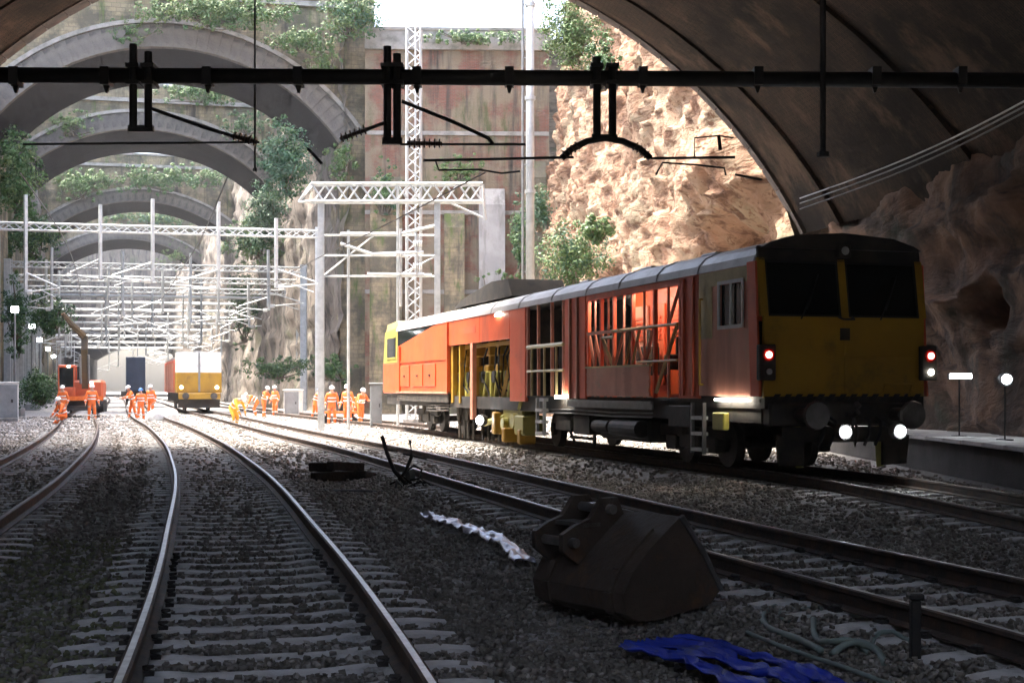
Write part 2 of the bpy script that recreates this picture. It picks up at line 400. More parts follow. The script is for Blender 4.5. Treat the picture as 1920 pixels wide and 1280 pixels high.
# ------------------------------------------------------------------ ground
def ground():
    xs = np.concatenate([np.linspace(-400, -40, 20)[:-1], np.linspace(-40, -8, 60)[:-1], np.linspace(-8, 9, 120)[:-1], np.linspace(9, 40, 30)[:-1], np.linspace(40, 400, 12)])
    ys = np.concatenate([np.linspace(-300, 0, 12)[:-1], np.linspace(0, 26, 190)[:-1], np.linspace(26, 100, 130)[:-1], np.linspace(100, 700, 30)])
    vs = []
    pts = [np.array(PATHS[k][0]) for k in PATHS]
    allp = np.concatenate([p[(p[:, 1] > -5) & (p[:, 1] < 130)] for p in pts])
    for y in ys:
        row = np.stack([xs, np.full_like(xs, y)], 1)
        d = np.full(len(xs), 9.0)
        if -5 < y < 130:
            near = allp[np.abs(allp[:, 1] - y) < 6]
            d = np.sqrt(((row[:, None, :] - near[None]) ** 2).sum(2)).min(1)
        for x, dd in zip(xs, d):
            z = -.20
            if dd > 1.25: z -= min(.12, (dd - 1.25) * .12)
            if -20 < x < 12 and 0 < y < 60: z += .022 * fbm(Vector((x * 1.3, y * 1.3, 0)), 4) + .02 * mnoise.noise(Vector((x * 5, y * 5, 3)))
            vs.append((x, y, z))
    nx = len(xs); fs = [(j * nx + i, j * nx + i + 1, (j + 1) * nx + i + 1, (j + 1) * nx + i) for j in range(len(ys) - 1) for i in range(nx - 1)]
    b = MB(); b.v = vs; b.f = fs; b.mi = [0] * len(fs)
    o = b.build('ballast_ground', 'ballast', None, smooth=True, recalc=False)
    tag(o, 'stone ballast covering the bed of the cutting', 'ground', kind='structure')
ground()

def ballast_stones():
    """loose stones, joined: nobody could count them"""
    rng = np.random.default_rng(3)
    base = []
    for k in range(8):
        bm = bmesh.new(); bmesh.ops.create_cube(bm, size=1)
        vs = np.array([v.co[:] for v in bm.verts]); fs = [[v.index for v in f.verts] for f in bm.faces]; bm.free()
        vs = vs * rng.uniform(.6, 1.15, vs.shape); vs += rng.normal(0, .12, vs.shape)
        base.append((vs, np.array(fs)))
    P0 = []
    for (y0, y1, dens, s0, s1) in ((5.6, 10, 640, .018, .042), (10, 16, 360, .022, .046), (16, 26, 130, .03, .06), (26, 46, 34, .04, .08), (46, 55, 16, .055, .10), (55, 66, 9, .06, .11), (66, 84, 4, .07, .12)):
        n = 0
        xa, xb = -.40 * y1 - .5, .40 * y1 + .5
        xb = min(xb, 8.4)
        n = int((y1 - y0) * (xb - xa) * dens)
        x = rng.uniform(xa, xb, n); y = rng.uniform(y0, y1, n); s = rng.uniform(s0, s1, n)
        ok = (np.abs(x) < .40 * y + .4)
        P0.append(np.stack([x[ok], y[ok], s[ok]], 1))
    pts = np.concatenate(P0)
    z = np.full(len(pts), -.205); keep = np.ones(len(pts), bool); dmin = np.full(len(pts), 9.0)
    for k, (path, nrm, sl) in PATHS.items():
        sel = path[(path[:, 1] > 2) & (path[:, 1] < 95)]
        for c0 in range(0, len(pts), 20000):
            q = pts[c0:c0 + 20000, :2]
            dd = np.sqrt(((q[:, None] - sel[None]) ** 2).sum(2)); dmin[c0:c0 + 20000] = np.minimum(dmin[c0:c0 + 20000], dd.min(1))
        sn = sl[sl[:, 1] < 50]
        for sx, sy, a in sn:
            dx = pts[:, 0] - sx; dy = pts[:, 1] - sy
            lx = dx * math.cos(a) + dy * math.sin(a); ly = -dx * math.sin(a) + dy * math.cos(a)
            on = (np.abs(lx) < 1.27) & (np.abs(ly) < .112)
            drop = on & ((rng.random(len(pts)) < .97) | (np.abs(np.abs(lx) - .7525) < .16))
            keep &= ~drop
            z[on] = -.165
            rl = (np.abs(np.abs(lx) - .7525) < .11) & (np.abs(ly) < .4)
            keep &= ~rl
    z -= np.clip((dmin - 1.25) * .12, 0, .12) * (z < -.2)
    z += rng.uniform(-.012, .022, len(pts))
    pts = pts[keep]; z = z[keep]
    V = []; Fc = []; MI = []; off = 0
    which = rng.integers(0, 8, len(pts))
    ang = rng.uniform(0, 6.28, len(pts)); tilt = rng.uniform(-.8, .8, len(pts)); sc = pts[:, 2]
    for k in range(8):
        idx = np.nonzero(which == k)[0]; bv, bf = base[k]
        v = bv[None] * sc[idx][:, None, None] * np.array([1.1, .9, .8])
        ct, st = np.cos(tilt[idx])[:, None], np.sin(tilt[idx])[:, None]
        y2 = v[:, :, 1] * ct - v[:, :, 2] * st; z2 = v[:, :, 1] * st + v[:, :, 2] * ct
        ca, sa = np.cos(ang[idx])[:, None], np.sin(ang[idx])[:, None]
        x3 = v[:, :, 0] * ca - y2 * sa; y3 = v[:, :, 0] * sa + y2 * ca
        vv = np.stack([x3 + pts[idx, 0][:, None], y3 + pts[idx, 1][:, None], z2 + z[idx][:, None] + .01], 2)
        V.append(vv.reshape(-1, 3))
        Fc.append((bf[None] + (off + np.arange(len(idx)) * 8)[:, None, None]).reshape(-1, 4)); off += len(idx) * 8
        r = rng.random(len(idx))
        px, py = pts[idx, 0], pts[idx, 1]
        mossy = ((px < -1.9 - .28 * (py - 6.7)) & (py < 15))
        mi = np.where(r < np.clip((py - 12) / 14, .42, .85), 0, 1); mi = np.where(mossy & (r > .55), 2, mi)  # paler stones farther out: daylight past the bridge put into their colour
        patch = np.array([mnoise.noise(Vector((a * .35, b_ * .35, 7))) for a, b_ in zip(px, py)])     # dirt patches, mixed with bridge shade painted into the near stones
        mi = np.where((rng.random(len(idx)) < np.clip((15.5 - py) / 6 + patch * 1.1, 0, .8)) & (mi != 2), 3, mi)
        MI.append(np.repeat(mi, 6))
    V = np.concatenate(V); Fc = np.concatenate(Fc); MI = np.concatenate(MI)
    me = bpy.data.meshes.new('ballast_stones')
    me.vertices.add(len(V)); me.vertices.foreach_set('co', V.ravel())
    me.loops.add(len(Fc) * 4); me.loops.foreach_set('vertex_index', Fc.ravel().astype(np.int32))
    me.polygons.add(len(Fc)); me.polygons.foreach_set('loop_start', np.arange(len(Fc), dtype=np.int32) * 4)
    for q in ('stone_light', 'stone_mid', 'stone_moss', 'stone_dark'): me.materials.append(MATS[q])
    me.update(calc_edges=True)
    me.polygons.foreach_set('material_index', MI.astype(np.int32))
    tag(obj('ballast_stones', me), 'loose grey ballast stones between and beside the tracks', 'ballast', kind='stuff')
ballast_stones()

# ------------------------------------------------------------------ rock walls
def rock_wall(name, label, path, z0, z1, m, amp=1.0, lean=0.0, ds=.5, dz=.5, seed=0, feature=None, side=1, plateau=None, strat=.3, smooth=True, block=0.0):
    p = spline(path, ds); t, nrm = normals2(p)
    zs = np.arange(z0, z1 + .01, dz); vs = []; top = []
    for i in range(len(p)):
        for z in zs:
            q = Vector((p[i, 0] * .22 + seed, p[i, 1] * .22, z * .22))
            d = amp * (.9 * fbm(q, 3) + .25 * (mnoise.ridged_multi_fractal(q * 1.7, .9, 2.1, 3, 1.0, 2.0) - 1.0))
            d += strat * mnoise.noise(Vector((p[i, 0] * .06, p[i, 1] * .06, z * 1.3 + .3 * p[i, 1] * .2 + seed)))
            if block:
                L = p[i, 0] * .3 + p[i, 1]
                wq = Vector((L, 0, z + .16 * L)) + .7 * mnoise.noise_vector(q * 1.6)
                zz = wq.z * .62 + seed; st = zz - math.floor(zz)                    # tilted beds: each leans out, then steps back
                d += block * .5 * (st ** 2 - .33) * (.5 + mnoise.noise(Vector((wq.x * .2, seed, math.floor(zz)))))
                xx = wq.x * .33 + .5 * math.floor(zz); sx = xx - math.floor(xx)
                d += block * .35 * (abs(sx - .5) * -1.2 + .3)
                d += block * (.10 * fbm(Vector((L, z, seed)) * 2.6, 4) - .16 * max(0, mnoise.ridged_multi_fractal(Vector((L * .9, z * 1.5, seed)), 1, 2, 3, 1, 2) - 1.2))
            d -= lean * z
            if feature: d += feature(p[i], z)
            vs.append((p[i, 0] + nrm[i, 0] * d * side, p[i, 1] + nrm[i, 1] * d * side, z + (.25 * fbm(q * 3, 3) if z > z0 + .1 else 0)))
    nz = len(zs)
    fs = [(i * nz + k, (i + 1) * nz + k, (i + 1) * nz + k + 1, i * nz + k + 1) for i in range(len(p) - 1) for k in range(nz - 1)]
    b = MB(); b.v = vs; b.f = fs; b.mi = [0] * len(fs)
    if plateau:
        o0 = len(b.v)
        for i in range(len(p)):
            x, y, z = vs[i * nz + nz - 1]
            b.v += [(x - nrm[i, 0] * side * plateau, y - nrm[i, 1] * side * plateau, z + 1.0)]
        for i in range(len(p) - 1):
            b.f.append((i * nz + nz - 1, (i + 1) * nz + nz - 1, o0 + i + 1, o0 + i)); b.mi.append(0)
    o = b.build(name, m, None, smooth=smooth, recalc=False)
    return tag(o, label, 'rock wall', kind='structure')

# right wall below the near bridge, with the round dark hollow
hol = P(1848, 575, 30.5)
def hollow(p, z):
    d = math.hypot((p[1] - 30.4) * .8, (z - 3.2) * 1.0) + .12 * mnoise.noise(Vector((p[1] * 2, z * 2, 0)))
    return -.9 * min(1, max(0, .5 - d) * 4)
rock_wall('rock_wall_right', 'brown rock wall behind the platform under the near bridge', [(16, -112), (15.2, 0), (13.6, 16), (12.2, 22), (10.9, 28), (10.0, 33), (9.0, 38), (8.1, 41.2)], -.5, 9.5, 'rock_tunnel', .3, 0, .2, .16, 3.3, feature=hollow, side=-1, smooth=True, block=1.0)
# lit cliff
def cliff_f(p, z):
    y = p[1]; d = 0
    if 41 < y < 60:                                              # bulging sandstone lip with an undercut below it
        k = math.exp(-((y - 49) / 5) ** 2)
        d += 1.5 * k * math.exp(-((z - 9.3) / 1.6) ** 2) - 1.3 * k * math.exp(-((z - 6.2) / 1.3) ** 2)
    return d
rock_wall('cliff_right', 'sunlit orange sandstone cliff beyond the near bridge', [(8.1, 41.2), (7.6, 44), (7.0, 50), (5.9, 58), (4.9, 66), (3.7, 76), (2.4, 86), (1.2, 95.5)], -.5, 29, 'rock_lit', .6, .10, .22, .2, 11.1, feature=cliff_f, side=-1, plateau=70, strat=.15, smooth=True, block=1.5)
rock_wall('rock_wall_left', 'rock wall left of the tracks', [(-21, -112), (-20.5, 0), (-19.5, 25), (-18.6, 40), (-24.5, 60), (-30.5, 78), (-36.2, 95), (-41.5, 112)], -.5, 22, 'rock_grey', .9, 0, 1.0, .8, 5.5, side=1, plateau=60)
rock_wall('rock_wall_far_right', 'weathered rock wall right of the far tracks', [(-12.0, 97), (-17, 111), (-22.3, 127), (-27.5, 145), (-35.0, 172), (-49.5, 220), (-76, 310)], -.5, 27, 'rock_grey', .7, .02, .5, .45, 8.2, side=-1, plateau=60, smooth=True, block=.6)
rock_wall('rock_wall_far_left', 'rock wall left of the far tracks', [(-41.0, 108), (-45, 125), (-58, 172), (-73, 220), (-100, 310)], -.5, 27, 'rock_grey', .9, .02, 1.0, .8, 9.2, side=1, plateau=60)

# ------------------------------------------------------------------ the near bridge over the camera
def near_bridge():
    root = tag(empty('arch_bridge'), 'dark sooty brick arch bridge overhead in the foreground', 'bridge')
    cx, Rr, Yf, Yb = -5.17, 15.0, 40.0, -110.0  # unseen rear stretch lengthened behind the camera to keep daylight out
    czz = CH + (V0 - 867) * Yf / F
    # soffit: ruled surface that widens toward the viewer, in stepped rings
    b = MB(); uv = []
    rings = [(Yf, 0, 0), (37.6, .6, .0), (37.6, .72, .05), (31, 2.4, .1), (31, 2.5, .16), (24, 3.85, .2), (24, 3.95, .27), (15, 5.05, .3), (15, 5.15, .37), (2, 6.2, .4), (-3.5, 6.3, .4), None, (-10.2, 6.3, .4), (Yb, 6.6, .4)]  # None: added opening in the unseen roof, lets daylight onto the foreground
    N = 72; a0, a1 = R(-64), R(64)
    light_gaps = [i for i, q in enumerate(rings) if q is None]; rings = [q for q in rings if q]
    for (y, wx, up) in rings:
        for k in range(N + 1):
            a = a0 + (a1 - a0) * k / N
            kx = 1 + wx / 14.0 * (abs(math.sin(a)) / .9) ** 1.0
            b.v.append((cx + Rr * math.sin(a) * kx, y, czz + up + Rr * math.cos(a)))
            uv.append((a * Rr, y))
    for j in range(len(rings) - 1):
        if j + 1 in light_gaps: continue
        for k in range(N):
            b.f.append((j * (N + 1) + k, j * (N + 1) + k + 1, (j + 1) * (N + 1) + k + 1, (j + 1) * (N + 1) + k)); b.mi.append(0)
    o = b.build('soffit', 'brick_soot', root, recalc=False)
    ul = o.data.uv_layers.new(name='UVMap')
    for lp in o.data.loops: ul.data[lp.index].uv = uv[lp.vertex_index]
    # ring stones round the mouth
    n = 46; da = (a1 - a0) / n
    wb = MB(); hw = da / 2 * .965
    poly = [(Rr * math.sin(q), Rr * math.cos(q)) for q in (-hw, hw)] + [((Rr + .85) * math.sin(q), (Rr + .85) * math.cos(q)) for q in (hw, -hw)]
    wb.prism(poly, -.42, .14, 'y'); wo_ = wb.build('voussoir', 'voussoir_soot', root); me = wo_.data
    for k in range(n):
        o = wo_ if k == 0 else obj('voussoir', me, root)
        o.location = (cx, Yf, czz - .02); o.rotation_euler = (0, a0 + da * (k + .5), 0)
    # face wall, deck and parapet
    b = MB(); zt = 16.2; r2 = Rr + .04
    xs = np.linspace(-20, 20, 81)
    for k in range(80):
        za = []
        for x in (xs[k], xs[k + 1]):
            za.append(czz + math.sqrt(max(0, r2 * r2 - x * x)) if abs(x) < 13.3 else 5.2)
        b.add([(cx + xs[k], Yf - .02, za[0]), (cx + xs[k + 1], Yf - .02, za[1]), (cx + xs[k + 1], Yf - .02, zt), (cx + xs[k], Yf - .02, zt)], [(0, 1, 2, 3)])
    b.box(cx - 20, cx + 20, -3.5, Yf - .03, zt - .4, zt); b.box(cx - 20, cx + 20, Yb, -10.2, zt - .4, zt)  # deck left open above the added light gap
    b.build('spandrel', 'stone_wall', root)
    b = MB(); b.box(cx - 20, cx + 20, Yf - .5, Yf + .15, zt + .003, zt + 1.0); b.build('parapet', 'stone_wall', root)
    # terrain blocks beside the bridge so that no daylight leaks under the deck
    for s, nm_ in ((1, 'embankment_right'), (-1, 'embankment_left')):
        b = MB()
        if s > 0: poly = [(13.6, 39.4), (17.5, 16), (19.0, -2), (20, -110), (70, -110), (70, 39.4)]
        else: poly = [(-19.6, 39.4), (-21.8, 10), (-22.5, -110), (-70, -110), (-70, 39.4)]
        b.prism(poly, -.6, 16.0, 'z'); tag(b.build(nm_, 'soil'), 'earth bank beside the near bridge', 'bank', kind='structure')
near_bridge()

# ------------------------------------------------------------------ far arch bridges
def arch_bridge(label, loc, rz, Rr, half, crown, depth, ztop, xl, xr, ring, nv, wallm='stone_wall', stones=True):
    root = tag(empty('arch_bridge', loc, rz), label, 'bridge', 'arch bridges across the cutting')
    cz = crown - Rr; a_s = math.asin(half / Rr); zs = cz + Rr * math.cos(a_s)
    N = 36
    arc = [(Rr * math.sin(-a_s + 2 * a_s * k / N), cz + Rr * math.cos(-a_s + 2 * a_s * k / N)) for k in range(N + 1)]
    b = MB()
    for y in (0, depth):
        for k in range(N):
            (x0, z0), (x1, z1) = arc[k], arc[k + 1]
            b.add([(x0, y, z0), (x1, y, z1), (x1, y, ztop), (x0, y, ztop)], [(0, 1, 2, 3) if y == 0 else (3, 2, 1, 0)])
    for (xa, xb) in ((xl, -half), (half, xr)):
        b.box(xa, xb, 0, depth, -.5, ztop)
    b.add([(-half, 0, ztop), (half, 0, ztop), (half, depth, ztop), (-half, depth, ztop)], [(0, 1, 2, 3)])
    b.build('spandrel', wallm, root, recalc=False)
    b = MB(); uv = []
    for k in range(N + 1):
        for y in (.05, depth - .05):
            b.v.append((arc[k][0] * .9985, y, arc[k][1] - .02)); uv.append((k * 2 * a_s / N * Rr, y))
    for k in range(N): b.f.append((2 * k, 2 * k + 1, 2 * k + 3, 2 * k + 2)); b.mi.append(0)
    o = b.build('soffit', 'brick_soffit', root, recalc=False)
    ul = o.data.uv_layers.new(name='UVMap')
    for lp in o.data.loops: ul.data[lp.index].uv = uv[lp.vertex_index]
    da = 2 * a_s / nv; hw = da / 2 * .988
    wb = MB()
    poly = [((Rr - .03) * math.sin(q), (Rr - .03) * math.cos(q)) for q in (-hw, hw)] + [((Rr + ring) * math.sin(q), (Rr + ring) * math.cos(q)) for q in (hw, -hw)]
    wb.prism(poly, -.16, .5, 'y'); w0 = wb.build('voussoir', 'voussoir', root); me = w0.data
    rnd = random.Random(nv)
    for k in range(nv):
        o = w0 if k == 0 else obj('voussoir', me, root)
        o.location = (0, rnd.uniform(-.04, .03), cz); o.rotation_euler = (0, -a_s + da * (k + .5), 0)
    # hood moulding above the ring, parapet and coping
    b = MB(); rr = Rr + ring
    for k in range(N):
        q0, q1 = -a_s + 2 * a_s * k / N, -a_s + 2 * a_s * (k + 1) / N
        pts = [(r_ * math.sin(q), y, cz + r_ * math.cos(q)) for q in (q0, q1) for r_ in (rr + .02, rr + .3) for y in (-.3, .1)]
        b.add(pts, [(0, 2, 6, 4), (2, 3, 7, 6), (0, 4, 5, 1), (4, 6, 7, 5), (0, 1, 3, 2)])
    b.build('hood_mould', 'coping', root)
    b = MB(); b.box(xl, xr, -.2, .35, ztop + .003, ztop + 1.1); b.build('parapet', wallm, root)
    b = MB(); b.box(xl, xr, -.3, .45, ztop + 1.103, ztop + 1.35); b.box(xl, xr, -.28, -.003, ztop - .35, ztop); b.build('coping', 'coping', root)
    return root
RZ = R(13.5)
arch_bridge('large grey stone arch bridge nearest beyond the dark foreground arch', (XU(315, 95), 95, 0), RZ, 14.4, 11.75, ZV(88, 95), 12, 28.5, -26, 14.2, 1.55, 37)
arch_bridge('second arch bridge framed inside the large grey stone arch', (XU(270, 125), 125, 0), RZ, 15.4, 11.3, ZV(242, 125), 13, 27.5, -26, 17, 1.45, 33)
arch_bridge('third arch bridge seen under the second arch', (XU(263, 171), 171, 0), RZ, 16.5, 11.3, ZV(377, 171), 11, 29.0, -30, 26, 1.4, 29)
arch_bridge('fourth small arch bridge deep in the cutting', (XU(238, 219), 219, 0), RZ, 18, 12, ZV(448, 219), 16, 31.0, -34, 34, 1.5, 25)
arch_bridge('farthest low arch bridge at the end of the cutting', (XU(236, 300), 300, 0), RZ, 22, 12.5, ZV(622, 300), 120, 34, -40, 40, 1.5, 21, wallm='rock_grey')

# tall brick retaining wall right of the large arch
def retaining_wall():
    root = tag(empty('retaining_wall', (-9.6, 96.2, 0), R(2)), 'tall weathered red brick retaining wall with stone coping', 'wall')
    b = MB(); zt = ZV(92, 96)
    b.box(-.6, 12.2, 0, 2, -.5, zt); b.build('brickwork', 'brick_wall', root)
    b = MB(); b.box(-.6, 12.3, -.25, 2.1, zt + .003, zt + .5); b.box(-.6, 12.3, -.12, .6, zt + .503, zt + 1.35); b.box(-.6, 12.3, -.2, .7, zt + 1.353, zt + 1.55)
    b.build('coping', 'coping', root)
    for x, wd, top, m in ((8.2, 1.8, ZV(352, 96), 'concrete'), (5.6, 1.4, ZV(395, 96), 'stone_wall'), (.9, 2.2, ZV(330, 96), 'stone_wall'), (11.2, 1.5, ZV(300, 96), 'stone_wall')):
        b = MB(); b.prism([(-1.5, -.5), (-.7, top - 1.2), (-.003, top), (-.003, -.5)], x - wd / 2, x + wd / 2, 'x'); b.build('buttress', m, root)
    for z in (8.0, 13.5, 19.0):
        b = MB(); b.box(-.6, 12.2, -.09, -.002, z, z + .28); b.build('string_course', 'coping', root)
retaining_wall()

# ------------------------------------------------------------------ plants
LS = ['leaf0', 'leaf1', 'leaf2', 'leaf3', 'leaf4']
def foliage(name, label, c, rad, n, leaf=.34, seed=0, droop=.5, shades=(0, 1, 2, 3), group='ivy and shrubs on the cutting walls', cat='shrub', wall=(0, -1, 0)):
    rng = np.random.default_rng(seed + 100); c = Vector(c)
    root = tag(empty(name, (c.x, c.y, c.z)), label, cat, group)
    b = MB(); n = int(n * 3.6); K = max(16, int(n / 30)); leaf *= .62
    cen = []
    for k in range(K):
        v = rng.normal(0, 1, 3); v /= max(np.linalg.norm(v), .01); v *= rng.uniform(.1, 1.1)
        cen.append((v * np.array(rad), rng.uniform(.22, .5) * min(min(rad), 1.0) * (1.25 - .6 * abs(v[2])), rng.integers(0, len(shades))))
    for i in range(n):
        cc, rr, sh = cen[i % K]
        q = rng.normal(0, 1, 3); q /= np.linalg.norm(q); p = cc + q * rr * rng.uniform(.55, 1.15) * np.array([1.25, 1, 1.0])
        nv = Vector(q) + Vector(wall) * .5 + Vector(rng.normal(0, .45, 3)); nv.z += .25
        nv.normalize(); t = nv.cross(Vector(rng.normal(0, 1, 3))); 
        if t.length < .01: continue
        t.normalize(); s_ = nv.cross(t); L = leaf * rng.uniform(.45, 1.0); p = Vector(p)
        b.cur = int(shades[sh] if rng.random() < .72 else shades[rng.integers(0, len(shades))])
        b.add([p - t * L * .5, p + s_ * L * .32 - nv * L * .08, p + t * L * .5 - Vector((0, 0, L * droop * .3)), p - s_ * L * .32 - nv * L * .08], [(0, 1, 2, 3)])
    b.build('foliage', LS, root, recalc=False)
    b = MB()
    for k in range(min(K, 9)):
        e = Vector(cen[k][0]); st = Vector((rng.uniform(-.2, .2) * rad[0], rad[1] * .5, -rad[2] * .8))
        mid = (e + st) * .5 + Vector(rng.normal(0, .1 * rad[2], 3))
        b.tube([st, mid, e], [.09, .06, .025], 5)
    b.build('stem', 'bark', root)
    return root
def ivy(u, v, Y, wu, hv, n, label, seed, leaf=.36, dep=1.0, shades=(0, 1, 2, 3), wall=(0, -1, 0)):
    return foliage('ivy_clump', label, P(u, v, Y), (wu * Y / F / 2, dep, hv * Y / F / 2), n, leaf, seed, shades=shades, wall=wall)
ivy(535, 300, 94, 95, 150, 2600, 'big dark green ivy hanging below the right end of the large arch', 1, .38, 1.2, (0, 3, 4, 4))
ivy(500, 400, 116, 80, 130, 1800, 'ivy trailing down the rock between the first two far arches', 2, .4, 1.2, (0, 3, 4))
ivy(480, 450, 122, 130, 90, 2000, 'light green ivy spread low beside the second far arch', 3, .42, 1.2, (0, 1, 2, 4))
ivy(30, 330, 93.5, 90, 170, 2200, 'ivy at the left end of the large arch', 4, .4, 1.1, (0, 1, 2))
ivy(60, 440, 121, 130, 110, 1800, 'ivy hanging left under the second far arch', 5, .42, 1.2, (0, 1, 2, 3))
ivy(410, 20, 93.5, 300, 70, 3000, 'green growth along the face above the large arch', 6, .36, .8, (0, 1, 2, 2))
ivy(660, 30, 94.5, 110, 90, 1700, 'shrubs on top of the wall at the right end of the large arch', 7, .38, 1.0, (0, 1, 2, 4))
ivy(560, 75, 95.0, 130, 50, 900, 'thin creeper above the right haunch of the large arch', 8, .32, .7, (1, 2, 0))
ivy(390, 172, 123.5, 190, 50, 1500, 'green creeper above the crown of the second far arch', 9, .38, .7, (0, 1, 2))
ivy(300, 335, 169, 250, 60, 2000, 'green growth on the face above the third far arch', 10, .5, .8, (1, 2, 0))
ivy(150, 345, 168, 110, 70, 1000, 'creeper left of the crown of the third far arch', 11, .5, .8, (1, 2, 2))
ivy(285, 408, 217, 180, 40, 1300, 'green growth above the fourth far arch', 12, .6, .8, (1, 2, 4))
ivy(1075, 480, 62, 130, 120, 1900, 'green shrub on the sunlit cliff above the orange machine roof', 13, .27, 1.0, (0, 1, 4, 2), (-.6, -.7, .2))
ivy(1010, 395, 72, 50, 90, 700, 'small creeper beside the tall grey mast on the cliff', 14, .27, .7, (0, 3, 4), (-.6, -.7, 0))
ivy(1075, 60, 70, 130, 150, 2200, 'yellow green shrubs on the cliff near the dark arch edge', 15, .3, .9, (1, 2, 2), (-.7, -.6, .2))
ivy(885, 70, 95.6, 200, 26, 900, 'low weeds on the coping of the red brick wall', 16, .32, .6, (1, 2, 0))
ivy(975, 440, 93, 40, 160, 900, 'narrow green creeper at the foot of the cliff beside the brick wall', 17, .36, .7, (0, 3, 1))
ivy(90, 590, 104, 90, 90, 1100, 'bushes by the floodlights at the left wall', 18, .4, 1.2, (0, 1, 3))
ivy(70, 730, 82, 90, 70, 1000, 'weeds at the foot of the left wall beside the red excavator', 19, .3, 1.0, (0, 1, 3))
ivy(520, 690, 100, 160, 50, 1000, 'low weeds at the base of the far right wall behind the workers', 20, .32, .6, (0, 3, 1))
ivy(30, 590, 96, 50, 160, 900, 'tall creeper on the left wall behind the grey mast', 21, .38, .8, (0, 1, 3))
ivy(455, 560, 135, 70, 200, 1200, 'ivy curtain on the far right wall beyond the large arch', 22, .42, .8, (0, 3, 1))
ivy(620, 690, 97, 90, 60, 700, 'weeds behind the pair of workers near the machine end', 23, .32, .5, (0, 1, 3))

for k, (u, v, Y, wu, hv, n, lab) in enumerate((
    (200, 60, 94.2, 200, 60, 900, 'thin creeper on the stone face left above the large arch crown'),
    (90, 110, 94.2, 120, 90, 700, 'thin creeper on the stone face at the upper left corner'),
    (610, 120, 95.6, 70, 90, 600, 'thin creeper beside the right haunch of the large arch'),
    (640, 300, 96.0, 60, 110, 700, 'creeper on the pier under the right end of the large arch'),
    (455, 235, 124.5, 110, 60, 700, 'thin creeper on the right spandrel of the second far arch'),
    (130, 230, 123.0, 120, 60, 700, 'thin creeper on the left spandrel of the second far arch'),
    (400, 330, 169.5, 120, 50, 700, 'creeper on the right spandrel of the third far arch'),
    (720, 350, 95.0, 60, 130, 700, 'faded creeper on the left side of the red brick wall'),
    (860, 320, 95.2, 100, 70, 600, 'thin creeper across the middle of the red brick wall'),
    (930, 560, 94.5, 90, 120, 900, 'green growth at the foot of the brick wall above the machine roof'),
    (1130, 120, 66, 70, 120, 600, 'thin grass tufts high on the lit cliff'),
    (330, 480, 216, 90, 60, 600, 'creeper on the right of the fourth far arch'),
    (1120, 430, 58, 60, 60, 500, 'small shrub low on the lit cliff left of the undercut'))):
    ivy(u, v, Y, wu, hv, n, lab, 40 + k, .3, .45, ((1, 2, 0), (0, 1, 3), (2, 1, 2))[k % 3])

# ------------------------------------------------------------------ platform
def platform():
    root = tag(empty('station_platform', (8.58, 8, 0)), 'pale station platform edge right of the orange machine', 'platform')
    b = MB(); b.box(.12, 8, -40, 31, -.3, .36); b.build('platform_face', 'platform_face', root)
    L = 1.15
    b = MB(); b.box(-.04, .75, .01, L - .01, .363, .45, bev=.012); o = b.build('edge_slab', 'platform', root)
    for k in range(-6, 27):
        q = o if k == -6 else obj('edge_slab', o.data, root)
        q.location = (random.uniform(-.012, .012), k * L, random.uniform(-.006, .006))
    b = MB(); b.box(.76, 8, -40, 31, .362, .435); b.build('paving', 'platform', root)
platform()

